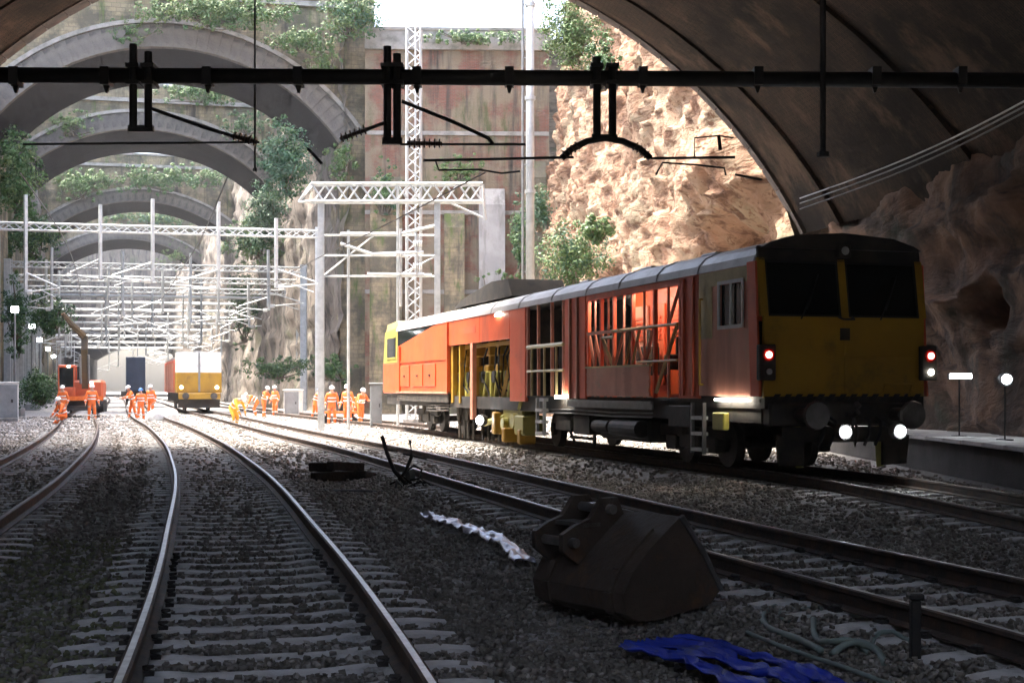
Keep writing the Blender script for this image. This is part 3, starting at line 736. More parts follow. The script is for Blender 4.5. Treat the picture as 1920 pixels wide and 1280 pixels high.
# ------------------------------------------------------------------ overhead line beam in the near arch
def oh_beam():
    Y = 22.0; k = Y / F
    root = tag(empty('overhead_line_beam', (0, Y, ZV(145, Y))), 'black overhead line beam with drop tubes spanning the near arch', 'beam')
    x = lambda u: (u - 960) * k
    z = lambda v: (145 - v) * k
    b = MB(); b.cyl((x(-330), 0, .05), (x(2050), 0, -.06), .122, 14); b.build('beam_tube', 'black_steel', root, smooth=True)
    for u in (30, 200, 390, 560, 782, 955, 1205, 1420, 1640, 1800):
        b = MB(); b.box(x(u) - .07, x(u) + .07, -.15, .15, -.14, .14); b.prism([(x(u) - .05, -.14), (x(u) + .05, -.14), (x(u) + .015, -.25), (x(u) - .015, -.25)], -.03, .03, 'y'); b.build('clamp', 'black_steel', root)
    def drop(ua, ub, va, vb):
        for u, q in ((ua, va), (ub, va + 14)):
            b = MB(); b.cyl((x(u), -.16, z(q)), (x(u), -.16, z(vb)), .062, 8)
            for vv in (128, 160): b.box(x(u) - .1, x(u) + .1, -.25, .14, z(vv) - .03, z(vv) + .03)
            b.build('drop_tube', 'black_steel', root)
        b = MB(); b.box(x(min(ua, ub)) - .08, x(max(ua, ub)) + .08, -.2, -.1, z(vb) - .05, z(vb) + .05); b.build('drop_foot', 'black_steel', root)
    drop(255, 283, 88, 245); drop(728, 746, 92, 268); drop(1118, 1147, 112, 262)
    def arm(pts, r, name='registration_arm'):
        b = MB(); b.tube([(x(u), -.16 + dy, z(v)) for u, v, dy in pts], r, 7); b.build(name, 'black_steel', root)
    def insul(u0, v0, u1, v1):
        b = MB(); p0 = Vector((x(u0), -.16, z(v0))); p1 = Vector((x(u1), -.16, z(v1)))
        b.cyl(p0, p1, .035, 8); n = max(4, int((p1 - p0).length / .07))
        for i in range(n): 
            q = p0.lerp(p1, (i + .5) / n); d = (p1 - p0).normalized() * .012
            b.cyl(q - d, q + d, .075, 10)
        b.build('insulator', 'insulator', root)
    arm([(50, 274, 0), (255, 272, 0), (490, 270, 0)], .018); arm([(290, 208, 0), (380, 240, 0), (470, 268, 0)], .03, 'strut'); insul(440, 258, 486, 270)
    insul(640, 264, 690, 246); arm([(690, 246, 0), (728, 232, 0)], .03, 'strut'); arm([(580, 282, 0), (606, 310, 0)], .025, 'strut')
    arm([(752, 274, 0), (985, 274, 0)], .02); arm([(755, 194, 0), (850, 232, 0), (915, 262, 0), (925, 274, 0)], .03, 'strut'); insul(765, 272, 830, 273)
    arm([(1052, 300, 0), (1072, 282, 0), (1100, 268, 0), (1133, 262, 0), (1166, 268, 0), (1198, 282, 0), (1218, 300, 0)], .055, 'yoke')
    arm([(795, 304, 0), (900, 302, 0), (1075, 298, 0)], .022); arm([(818, 306, 0), (824, 322, 0), (900, 321, 0), (940, 328, 0), (975, 324, 0)], .016)
    arm([(1218, 300, 0), (1300, 299, 0), (1375, 298, 0)], .022); arm([(1228, 330, 0), (1240, 308, 0), (1300, 312, 0), (1355, 318, 0), (1358, 332, 0)], .016)
    arm([(1300, 298, 0), (1300, 262, 0), (1345, 258, 0), (1372, 262, 0)], .014); arm([(1345, 258, 0), (1348, 285, 0)], .03, 'strut'); arm([(1375, 330, 0), (1425, 340, 0)], .02)
    insul(1055, 296, 1085, 274); insul(1186, 276, 1214, 296)
oh_beam()
def hanging(u, v0, v1, Y, r, label, m='black_steel', name='hanging_rod'):
    root = tag(empty(name, P(u, v0, Y)), label, 'rod')
    b = MB(); b.cyl((0, 0, 0), (0, 0, (v0 - v1) * Y / F), r, 7); b.build('rod', m, root)
    b = MB(); b.cyl((0, 0, -.02), (0, 0, .05), r * 2.2, 8); b.build('end_fitting', m, root)
hanging(1543, 292, -160, 20, .042, 'black rod hanging from the dark arch roof right of the beam')
hanging(478, 320, -330, 30, .022, 'thin dark line hanging in front of the large arch')
def cable(pts, r, label, name='cable', m='wire', cat='cable', group=None):
    b = MB(); b.tube(pts, r, 5); return tag(b.build(name, m), label, cat, group)
for k, (dv, m) in enumerate(((0, 'galv'), (16, 'galv_dark'), (34, 'wire'))):
    pts = []
    for i in range(13):
        t = i / 12; u = 1500 + (1990 - 1500) * t; v = 372 + dv * .6 - (372 - 152) * t + 16 * math.sin(math.pi * t)
        pts.append(P(u, v, 33.0 - 13.0 * t))
    cable(pts, .017, ('upper pale cable slung along the dark tunnel wall', 'middle grey cable slung along the dark tunnel wall', 'lowest dark cable slung along the dark tunnel wall')[k], m=m, group='cables along the tunnel wall')

# ------------------------------------------------------------------ masts, gantries and wires in the cutting
def lattice(b, p0, p1, side, wd, ht, n, r=.035, axis_w=None):
    """boxed lattice girder along p0->p1; side = horizontal width direction, vertical depth ht"""
    p0 = Vector(p0); p1 = Vector(p1); s = Vector(side).normalized() * wd / 2; d = (p1 - p0)
    up = d.normalized().cross(s.normalized()); up = up * (1 if up.z >= 0 else -1) * ht / 2 if abs(up.z) > .3 else Vector(up) * ht / 2
    C = [s + up, s - up, -s - up, -s + up]
    for c in C: b.bar(p0 + c, p1 + c, r * 2)
    for f in range(4):
        a, c = C[f], C[(f + 1) % 4]
        for i in range(n):
            q0 = p0 + d * (i / n); q1 = p0 + d * ((i + 1) / n)
            if i % 2: a2, c2 = a, c
            else: a2, c2 = c, a
            b.bar(q0 + a2, q1 + c2, r * 1.3)
def mast_tall():
    Y = 52; root = tag(empty('tall_mast', (XU(994, Y), Y, -.2)), 'tall pale grey tubular mast standing behind the orange machine', 'mast')
    b = MB(); b.cyl((0, 0, 0), (0, 0, 22), .17, 14, .14); b.build('tube', 'galv', root, smooth=True)
    b = MB(); b.box(-.3, .3, -.3, .3, 0, .05); b.build('base_plate', 'galv_dark', root)
    for z in (5, 9, 12.5, 16): 
        b = MB(); b.cyl((0, 0, z - .07), (0, 0, z + .07), .2, 14); b.build('collar', 'galv', root)
    b = MB(); b.tube([(-.28, -.1, .2), (-.28, -.1, 21.5)], .055, 6)
    for z in range(2, 21, 2): b.bar((-.28, -.1, z), (0, 0, z), .03)
    b.build('cable_duct', 'galv_dark', root)
mast_tall()
def mast_lattice():
    Y = 62; root = tag(empty('lattice_mast', (XU(776, Y), Y, -.2)), 'slim grey lattice mast rising in front of the red brick wall', 'mast')
    b = MB(); lattice(b, (0, 0, 0), (0, 0, ZV(45, Y)), (1, 0, 0), .62, .62, 34, .032); b.build('lattice', 'galv', root)
    b = MB(); b.tube([(.1, -.4, .2), (.1, -.4, ZV(20, Y))], .045, 6); b.build('cable', 'galv', root)
    b = MB(); b.box(-.45, .45, -.45, .45, -.1, .25); b.build('base', 'concrete', root)
mast_lattice()
def truss_gantry():
    Y = 57; root = tag(empty('truss_gantry', (0, Y, 0)), 'white lattice truss gantry with two posts above the far end of the machine', 'gantry')
    z = ZV(362, Y); xa, xb = XU(585, Y), XU(905, Y)
    b = MB(); lattice(b, (xa, 0, z), (xb, 0, z), (0, 1, 0), .5, .72, 14, .045); b.build('truss', 'galv', root)
    b = MB()
    for s in (-.25, .25):
        for e in (-.36, .36): b.bar((xa, s, z + e), (xa - .55, 0, z - .36), .07)
    b.build('truss_nose', 'galv', root)
    for u, v1 in ((602, 0), (820, 0)):
        x = XU(u, Y); b = MB()
        for s in (-.13, .13): b.box(x - .12, x + .12, s - .02, s + .02, -.3, z - .38)
        b.box(x - .015, x + .015, -.11, .11, -.3, z - .38); b.build('post', 'galv', root)
    for (u0, v0, u1, v1) in ((640, 458, 700, 478), (700, 478, 795, 474), (640, 440, 745, 440), (750, 515, 796, 515), (752, 430, 752, 575), (783, 440, 783, 520), (752, 440, 815, 425), (690, 515, 810, 517)):
        b = MB(); b.bar((XU(u0, Y), -.3, ZV(v0, Y)), (XU(u1, Y), -.3, ZV(v1, Y)), .10); b.build('cantilever_tube', 'galv', root)
    for u, v in ((752, 478), (783, 458), (783, 500)):
        b = MB()
        for i in range(5): b.cyl((XU(u, Y) - .16 + i * .08, -.3, ZV(v, Y)), (XU(u, Y) - .12 + i * .08, -.3, ZV(v, Y)), .13, 9)
        b.build('insulator', 'white_paint', root)
    for u, top in ((652, 430), (745, 350)):
        b = MB(); b.bar((XU(u, Y), .25, ZV(top, Y)), (XU(u, Y), .25, -.3), .09); b.build('upright', 'galv', root)
    for v in (440, 478, 517):
        b = MB(); b.bar((XU(604, Y), .25, ZV(v, Y)), (XU(818, Y), .25, ZV(v, Y)), .06); b.build('tier_tube', 'galv', root)
    for (u0, v0, u1, v1) in ((652, 478, 700, 440), (745, 517, 818, 478), (604, 517, 652, 478)):
        b = MB(); b.bar((XU(u0, Y), .25, ZV(v0, Y)), (XU(u1, Y), .25, ZV(v1, Y)), .055); b.build('tier_brace', 'galv', root)
    b = MB(); b.bar((xb, 0, z + .36), (xb + .1, 0, z - 1.1), .09); b.bar((XU(840, Y), 0, z - .36), (xb, 0, z - 1.0), .07); b.build('brace', 'galv', root)
truss_gantry()
def portal(Y, v, ul, ur, label, n_drop, seed, thick=.32, vpost=None):
    rnd = random.Random(seed)
    root = tag(empty('overhead_portal', (0, Y, 0)), label, 'gantry', 'overhead line portals down the cutting')
    z = ZV(v, Y); xl, xr = XU(ul, Y), XU(ur, Y); slope = .24
    yy = lambda x: (x - (xl + xr) / 2) * slope
    b = MB()
    if Y < 120: lattice(b, (xl, yy(xl), z - .2), (xr, yy(xr), z - .2), (0, 1, 0), .4, .4, 34, .032)
    else: b.bar((xl, yy(xl), z), (xr, yy(xr), z), thick)
    b.build('beam', 'galv', root)
    for x in (xl, xr):
        b = MB()
        for s in (-.2, .2): b.box(x - .24, x + .24, yy(x) + s - .03, yy(x) + s + .03, -.3, z + .2)
        b.box(x - .03, x + .03, yy(x) - .17, yy(x) + .17, -.3, z + .2); b.build('post', 'galv', root)
    for i in range(n_drop):
        x = xl + (xr - xl) * ((i + .6 + rnd.uniform(-.12, .12)) / (n_drop + .2)); y = yy(x) - .35
        up, dn = rnd.uniform(.6, 1.7), rnd.uniform(2.2, 4.4)
        b = MB(); b.bar((x, y, z + up), (x, y, z - dn), .16); b.build('drop_post', 'galv', root)
        L = rnd.choice((-1, 1)) * rnd.uniform(1.6, 2.6)
        b = MB(); b.bar((x, y, z - dn + 1.1), (x + L, y, z - dn + .35), .07); b.bar((x, y, z - dn), (x + L * 1.1, y, z - dn + .25), .06); b.bar((x + L * .5, y, z - dn + .12), (x + L * .95, y, z - dn - .25), .05); b.build('cantilever', 'galv', root)
        b = MB()
        for q in range(5): b.cyl((x + L * (.06 + q * .03), y, z - dn + .02), (x + L * (.075 + q * .03), y, z - dn + .02), .14, 8)
        b.build('insulator', 'white_paint', root)
portal(79, 425, 15, 590, 'nearest white overhead line portal with a thick left mast', 5, 1)
for k, (Y, v, ul, ur, lab) in enumerate((
    (104, 496, 38, 560, 'second overhead line portal under the large arch'), (111, 520, 48, 552, 'third overhead line portal beyond the large arch'),
    (118, 540, 60, 530, 'fourth overhead line portal before the second far arch'), (131, 556, 68, 505, 'fifth overhead line portal under the second far arch'),
    (142, 568, 76, 490, 'sixth overhead line portal beyond the second far arch'), (152, 582, 82, 475, 'seventh overhead line portal before the third far arch'),
    (163, 594, 88, 460, 'eighth overhead line portal before the third far arch'), (178, 606, 94, 445, 'ninth overhead line portal under the third far arch'),
    (195, 618, 100, 430, 'tenth overhead line portal beyond the third far arch'), (212, 630, 106, 415, 'eleventh overhead line portal before the fourth far arch'),
    (240, 642, 114, 400, 'twelfth overhead line portal under the fourth far arch'), (268, 652, 122, 385, 'farthest overhead line portal in the cutting'))):
    portal(Y, v, ul, ur, lab, 4 + k % 2, 10 + k, .13 + Y * .0006)
def contact_wire(pts, off, z0, label):
    p = spline(pts, 6.0); p = p[(p[:, 1] > 22) & (p[:, 1] < 290)]; _, nn = normals2(p)
    L = []
    for i in range(len(p)):
        L.append((p[i, 0] + nn[i, 0] * off, p[i, 1] + nn[i, 1] * off, z0 + .35 * abs(math.sin(i * .35))))
    cable(L, .014, label, 'contact_wire', 'wire', 'wire', 'overhead wires')
contact_wire(MAIN, .1, 5.0, 'overhead wire following the centre track')
contact_wire(TWO, .1, 5.05, 'overhead wire following the track behind the bucket')
contact_wire(LEFT, .1, 5.0, 'overhead wire following the left track')

# ------------------------------------------------------------------ floodlights at the left wall
def floodlight(u, v, Y, label):
    p = P(u, v, Y); root = tag(empty('floodlight_mast', (p.x, p.y, -.25)), label, 'floodlight', 'floodlights along the left wall')
    h = p.z + .25
    b = MB(); b.cyl((0, 0, 0), (0, 0, h - .1), .06, 8); b.build('pole', 'galv_dark', root)
    b = MB(); b.box(-.5, .5, -.4, .4, 0, .5, bev=.05); b.build('base_unit', 'grey_paint', root)
    rz = Matrix.Rotation(.25, 4, 'Z')
    b = MB(); b.box(-.24, .24, -.06, .16, h - .2, h + .2, rz, .03); b.build('lamp_housing', 'grey_paint', root)
    b = MB(); b.box(-.2, .2, -.085, -.062, h - .16, h + .16, rz); b.build('lamp_glass', 'flood', root)
for a in ((28, 580, 84, 'brightest floodlight at the left edge beside the thick mast'), (60, 612, 106, 'second floodlight from the left edge'), (74, 637, 128, 'middle floodlight of the row on the left wall'), (90, 654, 150, 'fourth floodlight in the row on the left wall'), (101, 668, 178, 'farthest floodlight behind the excavator boom')): floodlight(*a)

# ------------------------------------------------------------------ the orange tamping machine
def tamper():
    root = tag(empty('tamping_machine', T0, th), 'long orange and red track tamping machine with dark yellow cab front', 'rail vehicle')
    W = -TW
    def part(name, m, fn, parent=root, smooth=False):
        b = MB(); fn(b); return b.build(name, m, parent, smooth)
    B = lambda *a, **k: (lambda b: b.box(*a, **k))
    # ---- underframe
    part('main_frame', 'dark_frame', lambda b: (b.box(.25, 30.6, -.10, -.34, .86, 1.2), b.box(.25, 30.6, W + .34, W + .10, .86, 1.2), [b.box(x, x + .25, W + .34, -.34, .9, 1.15) for x in np.arange(.4, 30.4, 2.2)]))
    part('deck', 'dark_frame', B(.2, 13.0, W + .05, -.05, 1.202, 1.25))
    part('deck', 'dark_frame', B(21.0, 30.8, W + .05, -.05, 1.202, 1.25))
    # ---- roof, swept curved section
    prof = [(0.02, 3.46), (-.02, 3.6), (-.14, 3.73), (-.42, 3.85), (-.95, 3.93), (W / 2, 3.96), (W + .95, 3.93), (W + .42, 3.85), (W + .14, 3.73), (W + .02, 3.6), (W - .02, 3.46), (W + .06, 3.46), (W + .5, 3.7), (-.5, 3.7), (-.06, 3.46)]
    def roof(b, x0, x1): b.prism(prof, x0, x1, 'x')
    r1 = part('roof', 'roof_grey', lambda b: roof(b, .32, 8.38)); part('roof', 'roof_grey', lambda b: roof(b, 8.42, 13.4)); part('roof', 'roof_grey', lambda b: roof(b, 13.44, 28.4))
    for x in (2.5, 4.4, 6.4, 8.4, 10.8, 13.42, 16, 18.5, 21, 23.5, 26):
        part('roof_rib', 'roof_grey', lambda b: b.prism([(p[0] * 1.0 + (.012 if p[0] > -1.5 else -.012), p[1] + .014) for p in prof[:11]] + [(W + .1, 3.5), (W / 2, 3.9), (-.1, 3.5)], x - .03, x + .03, 'x'))
    part('exhaust_cover', 'dark_frame', lambda b: b.prism([(15.2, 3.9), (21.5, 3.9), (20.6, 4.12), (17.2, 4.42), (15.6, 4.38)], -.35, -1.9, 'y'))
    for x in (4.2, 7.4, 11.4):
        part('roof_vent', 'grey_paint', lambda b: (b.box(x, x + .7, W / 2 - .4, W / 2 + .4, 3.9, 4.06, bev=.03)))
    # ---- front cab
    part('cab_floor_skirt', 'dark_frame', B(.05, 2.5, W + .06, -.06, 1.1, 1.3))
    def cab_side(b, y0, y1):
        b.box(.34, 2.46, y0, y1, 1.3, 2.48); b.box(.34, 2.46, y0, y1, 3.22, 3.47)
        b.box(.34, .68, y0, y1, 2.48, 3.22); b.box(1.62, 2.46, y0, y1, 2.48, 3.22)
    cs = part('cab_side', 'faded_red', lambda b: cab_side(b, -.06, 0)); part('cab_side', 'faded_red', lambda b: cab_side(b, W, W + .06))
    part('cab_side_upper_band', 'cream_paint', lambda b: (b.box(.36, 2.44, 0.002, .012, 3.2, 3.45), b.box(1.9, 2.44, .002, .012, 2.3, 3.2)))
    wf = part('side_window', 'glass_dark', B(.72, 1.58, -.045, -.03, 2.5, 3.2))
    part('window_frame', 'galv', lambda b: (b.box(.66, 1.64, .002, .03, 2.44, 2.5), b.box(.66, 1.64, .002, .03, 3.2, 3.26), b.box(.66, .72, .002, .03, 2.5, 3.2), b.box(1.58, 1.64, .002, .03, 2.5, 3.2), b.box(1.12, 1.17, .002, .025, 2.5, 3.2)), wf)
    part('curtain', 'blind', B(.74, 1.12, -.10, -.09, 2.52, 3.18), wf)
    part('cab_rear_wall', 'red_paint', B(2.40, 2.46, W + .07, -.07, 1.3, 3.5))
    part('grab_rail', 'yellow_paint', lambda b: (b.cyl((2.28, .07, 1.5), (2.28, .07, 3.0), .022, 6), b.cyl((2.28, 0, 1.5), (2.28, .07, 1.5), .02, 6), b.cyl((2.28, 0, 3.0), (2.28, .07, 3.0), .02, 6)))
    # front wall: yellow panel below, two windscreens, thin raked frame
    fr = lambda z: .06 if z < 2.6 else .06 + (z - 2.6) * .16       # rake
    def fpanel(b, y0, y1, z0, z1, t=.06, dx=0.0):
        vs = []
        for x_ in (0, t):
            for z in (z0, z1):
                for y in (y0, y1): vs.append((fr(z) + x_ + dx, y, z))
        b.add(vs, [(0, 1, 3, 2), (4, 6, 7, 5), (0, 4, 5, 1), (2, 3, 7, 6), (0, 2, 6, 4), (1, 5, 7, 3)])
    part('front_panel', 'yellow_paint', lambda b: (fpanel(b, W + .05, -.05, 1.28, 2.6)))
    part('front_panel_flange', 'yellow_paint', lambda b: (fpanel(b, W + .2, -.2, 1.95, 1.99, .02, -.02), fpanel(b, W / 2 - .012, W / 2 + .012, 1.3, 2.58, .02, -.012)))
    for ya, yb in ((W + .003, W + .14), (-.14, -.003), (W / 2 - .07, W / 2 + .07)): part('windscreen_pillar', 'yellow_paint', lambda b: fpanel(b, ya, yb, 2.6, 3.56))
    part('front_brow', 'dark_frame', lambda b: (fpanel(b, W + .03, -.03, 3.52, 3.75), b.prism([(-.05, 3.72), (-.2, 3.8), (-.6, 3.92), (W / 2, 3.99), (W + .6, 3.92), (W + .2, 3.8), (W + .05, 3.72)], .12, .4, 'x')))
    for y0, y1 in ((W / 2 + .07, -.14), (W + .14, W / 2 - .07)):
        ws = part('windscreen', 'glass_dark', lambda b: fpanel(b, y0, y1, 2.6, 3.52, .015, .03))
        part('windscreen_seal', 'rubber', lambda b: (fpanel(b, y0, y1, 2.6, 2.635, .03, -.006), fpanel(b, y0, y1, 3.485, 3.52, .03, -.006), fpanel(b, y0, y0 + .03, 2.635, 3.485, .03, -.006), fpanel(b, y1 - .03, y1, 2.635, 3.485, .03, -.006)), ws)
        ym = (y0 + y1) / 2
        part('wiper', 'rubber', lambda b: (b.tube([(fr(2.56) - .05, ym + .1, 2.56), (fr(3.0) - .035, ym - .15, 3.0)], .014, 5), b.tube([(fr(2.75) - .035, ym - .03, 2.72), (fr(3.25) - .03, ym - .28, 3.3)], .012, 5)), ws)
    part('sun_blind', 'blind', B(.25, .27, W + .35, W + .72, 2.75, 3.2))
    part('driver_seat', 'rubber', lambda b: (b.box(1.2, 1.7, -.6, -1.1, 1.7, 1.85, bev=.04), b.box(1.6, 1.75, -.6, -1.1, 1.85, 2.6, bev=.04)))
    hl = part('headlamp_bracket', 'dark_frame', B(.06, .2, W / 2 - .12, W / 2 + .12, 3.58, 3.8, bev=.02)); part('headlamp_lens', 'galv', lambda b: b.cyl((.05, W / 2, 3.69), (.06, W / 2, 3.69), .07, 12), hl)
    part('corner_pillar', 'red_paint', lambda b: (fpanel(b, -.003, .035, 1.3, 3.5, .3, .0),)); part('corner_pillar', 'red_paint', lambda b: (fpanel(b, W - .035, W + .003, 1.3, 3.5, .3, .0),))
    for y, s in ((-.06, 1), (W + .02, -1)):
        tl = part('tail_lamp', 'dark_frame', lambda b: (b.box(-.07, .05, y - .15, y + .15, 1.56, 2.14, bev=.02)))
        part('red_lens', 'lamp_red_off', lambda b: b.cyl((-.10, y, 1.97), (-.068, y, 1.97), .105, 16), tl)
        part('red_bulb', 'lamp_red', lambda b: b.cyl((-.118, y, 1.97), (-.101, y, 1.97), .055, 14), tl)
        part('marker_lens', 'galv' if s > 0 else 'lamp_strip', lambda b: b.cyl((-.09, y - .02, 1.70), (-.068, y - .02, 1.70), .05, 12), tl)
    part('number_plate', 'grime', lambda b: fpanel(b, W / 2 - .08, W / 2 + .1, 2.22, 2.42, .01, -.014))
    part('lifting_handle', 'dark_frame', lambda b: b.tube([(.05, W / 2 - .12, 2.6), (-.06, W / 2 - .1, 2.56), (-.06, W / 2 + .1, 2.56), (.05, W / 2 + .12, 2.6)], .02, 6))
    # hazard chevrons along the lower edge
    for k in range(14):
        y = -.15 - k * .2
        b = MB(); xs = .03
        b.add([(xs, y, 1.22), (xs, y - .1, 1.22), (xs, y - .2, 1.34), (xs, y - .1, 1.34), (xs + .02, y, 1.22), (xs + .02, y - .1, 1.22), (xs + .02, y - .2, 1.34), (xs + .02, y - .1, 1.34)], [(0, 1, 2, 3), (7, 6, 5, 4), (0, 4, 5, 1), (2, 6, 7, 3), (1, 5, 6, 2), (0, 3, 7, 4)])
        b.build('hazard_stripe', 'chevron_black', root)
    # buffer beam, buffers, coupling, lower lamps, pipes
    part('buffer_beam', 'dark_frame', B(-.02, .24, W + .12, -.12, .82, 1.2, bev=.03))
    for y in (-.66, W + .66):
        part('buffer', 'steel_wheel', lambda b: (b.cyl((-.02, y, 1.0), (-.32, y, 1.0), .12, 12), b.cyl((-.32, y, 1.0), (-.55, y, 1.0), .085, 12), b.cyl((-.55, y, 1.0), (-.60, y, 1.0), .235, 18, .215)), smooth=False)
    part('coupling_hook', 'steel_wheel', lambda b: (b.tube([(0, W / 2, 1.0), (-.2, W / 2, 1.0), (-.33, W / 2, 1.05), (-.36, W / 2, 1.14), (-.28, W / 2, 1.18)], .05, 8), b.tube([(-.2, W / 2, .98), (-.26, W / 2 + .06, .7), (-.24, W / 2, .5), (-.26, W / 2 - .06, .7), (-.2, W / 2, .98)], .022, 6)))
    for y in (-1.02, -1.22, W + 1.0, W + 1.2):
        part('air_hose', 'rubber', lambda b: b.tube([(-.02, y, .95), (-.16, y, .9), (-.2, y + .04, .7), (-.14, y + .1, .5)], .028, 7))
    for y in (-1.12, W + .95):
        ll = part('work_lamp', 'dark_frame', lambda b: (b.cyl((-.66, y, .74), (-.5, y, .74), .125, 14), b.bar((-.52, y, .74), (-.01, y, .9), .05))); part('work_lamp_glass', 'lamp_white', lambda b: b.cyl((-.678, y, .74), (-.661, y, .74), .085, 16), ll)
    part('snow_plough', 'grime', lambda b: (b.prism([(-.35, .18), (-.8, .16), (-.8, .62), (-.3, .66)], .1, .16, 'x'), b.prism([(W + .35, .18), (W + .8, .16), (W + .8, .62), (W + .3, .66)], .1, .16, 'x'), b.box(.1, .2, W + .4, -.4, .55, .8)))
    part('brake_pipe', 'yellow_paint', lambda b: (b.tube([(-.04, W + .4, 1.3), (-.12, W + .4, 1.5), (-.12, W + .9, 1.5), (-.04, W + .9, 1.3)], .02, 6)))
    part('guard_iron', 'olive_paint', lambda b: (b.bar((.3, -.78, .8), (.22, -.78, .13), .1), b.bar((.3, W + .78, .8), (.22, W + .78, .13), .1)))
    part('step_light', 'lamp_strip', B(.5, 1.75, .005, .03, 1.215, 1.255))
    # ---- behind the cab
    part('side_panel', 'red_paint', lambda b: (b.box(2.5, 3.28, -.07, -.005, 1.25, 3.46)))
    for x in (2.68, 3.1): part('panel_rib', 'red_paint', B(x, x + .05, -.004, .03, 1.3, 3.42))
    part('yellow_box', 'olive_paint', B(1.25, 1.7, -.02, .1, .72, 1.02, bev=.02))
    lad = part('step_ladder', 'galv_dark', lambda b: (b.box(2.15, 2.2, .0, .06, .28, 1.18), b.box(2.65, 2.7, .0, .06, .28, 1.18)))
    for z in (.32, .6, .88): part('ladder_step', 'galv', B(2.2, 2.65, -.06, .07, z, z + .06), lad)
    part('equipment_box', 'grime', lambda b: (b.box(2.9, 3.9, -.02, -.4, .72, 1.12, bev=.02)))
    # ---- open walkway section
    inner = part('engine_house', 'orange_paint', lambda b: b.box(3.3, 8.4, -1.05, W + .25, 1.252, 3.6))
    for x0, x1, z0, z1, m in ((3.45, 4.25, 1.4, 3.2, 'orange_paint'), (4.4, 5.2, 1.4, 3.25, 'red_paint'), (5.35, 6.2, 1.3, 3.3, 'orange_paint'), (6.4, 7.1, 1.5, 3.2, 'red_paint'), (7.3, 8.2, 1.4, 3.2, 'faded_red')):
        dr = part('engine_house_door', m, B(x0, x1, -1.045, -.99, z0, z1, bev=.015)); part('door_handle', 'galv', B(x1 - .14, x1 - .08, -.99, -.96, (z0 + z1) / 2 - .08, (z0 + z1) / 2 + .08), dr)
        part('louvre', 'red_paint', lambda b: [b.box(x0 + .12, x1 - .2, -.99, -.965, z1 - .3 - k * .09, z1 - .25 - k * .09) for k in range(6)], dr)
    for x in (3.9, 5.1, 6.2, 7.1, 7.9): part('mullion', 'faded_red', B(x, x + .045, -.06, -.02, 1.25, 3.34))
    for pa, pb in (((3.4, -.04, 3.3), (3.9, -.04, 2.65)), ((4.6, -.04, 2.65), (5.1, -.04, 1.9)), ((5.15, -.04, 1.9), (5.7, -.04, 2.6)), ((6.2, -.04, 2.6), (6.75, -.04, 1.9)), ((7.15, -.04, 1.9), (7.5, -.04, 2.6)), ((7.95, -.04, 2.6), (7.55, -.04, 1.9)), ((7.95, -.04, 1.9), (8.3, -.04, 2.6))): part('lattice_brace', 'faded_red', lambda b: b.bar(pa, pb, .055))
    part('mid_rail', 'faded_red', B(5.0, 8.35, -.03, .005, 2.58, 2.65))
    for x in (3.32, 4.55, 5.7, 6.75, 7.5, 8.3): part('post', 'red_paint', B(x, x + .075, -.085, -.01, 1.25, 3.46))
    part('top_rail', 'red_paint', B(3.29, 8.4, -.09, -.004, 3.33, 3.455))
    part('handrail', 'yellow_paint', lambda b: (b.cyl((3.4, .0, 2.62), (6.78, .0, 2.62), .03, 7), b.cyl((3.4, .0, 1.95), (5.4, .0, 1.95), .025, 7)))
    for pa, pb, wd in (((3.5, -.03, 2.6), (4.5, -.03, 1.35), .06), ((6.8, -.03, 1.88), (7.45, -.03, 2.5), .06), ((5.75, -.03, 1.88), (5.35, -.03, 2.6), .045), ((5.75, -.03, 2.6), (6.1, -.03, 1.88), .045), ((6.75, -.03, 2.5), (7.5, -.03, 2.5), .05)):
        part('balustrade_brace', 'cream_paint', lambda b: b.bar(pa, pb, wd))
    part('lower_side_panel', 'faded_red', lambda b: (b.box(4.7, 8.28, .0, .03, 1.27, 1.86)))
    for z in (1.38, 1.55, 1.72): part('panel_swage', 'faded_red', B(4.72, 8.26, .031, .045, z, z + .04))
    part('panel_lip', 'cream_paint', B(4.66, 8.3, -.01, .06, 1.862, 1.9))
    part('roof_lamp', 'lamp_strip', B(5.3, 6.3, -.22, -.10, 3.36, 3.42)); part('roof_lamp', 'lamp_strip', B(7.5, 8.2, -.22, -.10, 3.36, 3.42))
    for x, z in ((4.9, 2.1), (6.0, 2.0), (6.4, 2.3)): part('valve_block', 'grime', lambda b: (b.box(x, x + .35, -.9, -.5, z - .3, z, bev=.02), b.cyl((x + .1, -.7, z), (x + .1, -.7, z + .35), .05, 8)))
    part('underframe_channel', 'galv_dark', lambda b: (b.box(4.6, 9.6, -.02, .02, 1.02, 1.18), b.box(4.6, 9.6, .021, .05, 1.13, 1.18)))
    # ---- solid panels and the dark bay
    for x0, x1 in ((8.45, 8.9), (8.98, 9.4), (9.48, 9.85)): part('side_panel', 'red_paint', B(x0, x1, -.06, .0, 1.2, 3.46, bev=.015))
    part('panel_rib', 'faded_red', B(8.91, 8.97, -.03, .04, 1.2, 3.46)); part('panel_rib', 'faded_red', B(9.41, 9.47, -.03, .04, 1.2, 3.46))
    part('engine_block', 'dark_frame', lambda b: (b.box(9.9, 12.9, -.95, W + .4, 1.25, 2.9, bev=.06), b.cyl((10.3, -.9, 2.2), (12.4, -.9, 2.2), .28, 12), b.box(10.2, 11.2, -.9, -.6, 1.3, 1.9), b.cyl((11.7, -.7, 1.3), (11.7, -.7, 2.5), .2, 12)))
    part('bay_rear_panel', 'dark_frame', B(9.9, 12.9, -1.5, -1.45, 2.9, 3.5))
    for x in (10.0, 10.85, 11.9, 12.75): part('post', 'faded_red', B(x, x + .07, -.08, -.01, 1.25, 3.46))
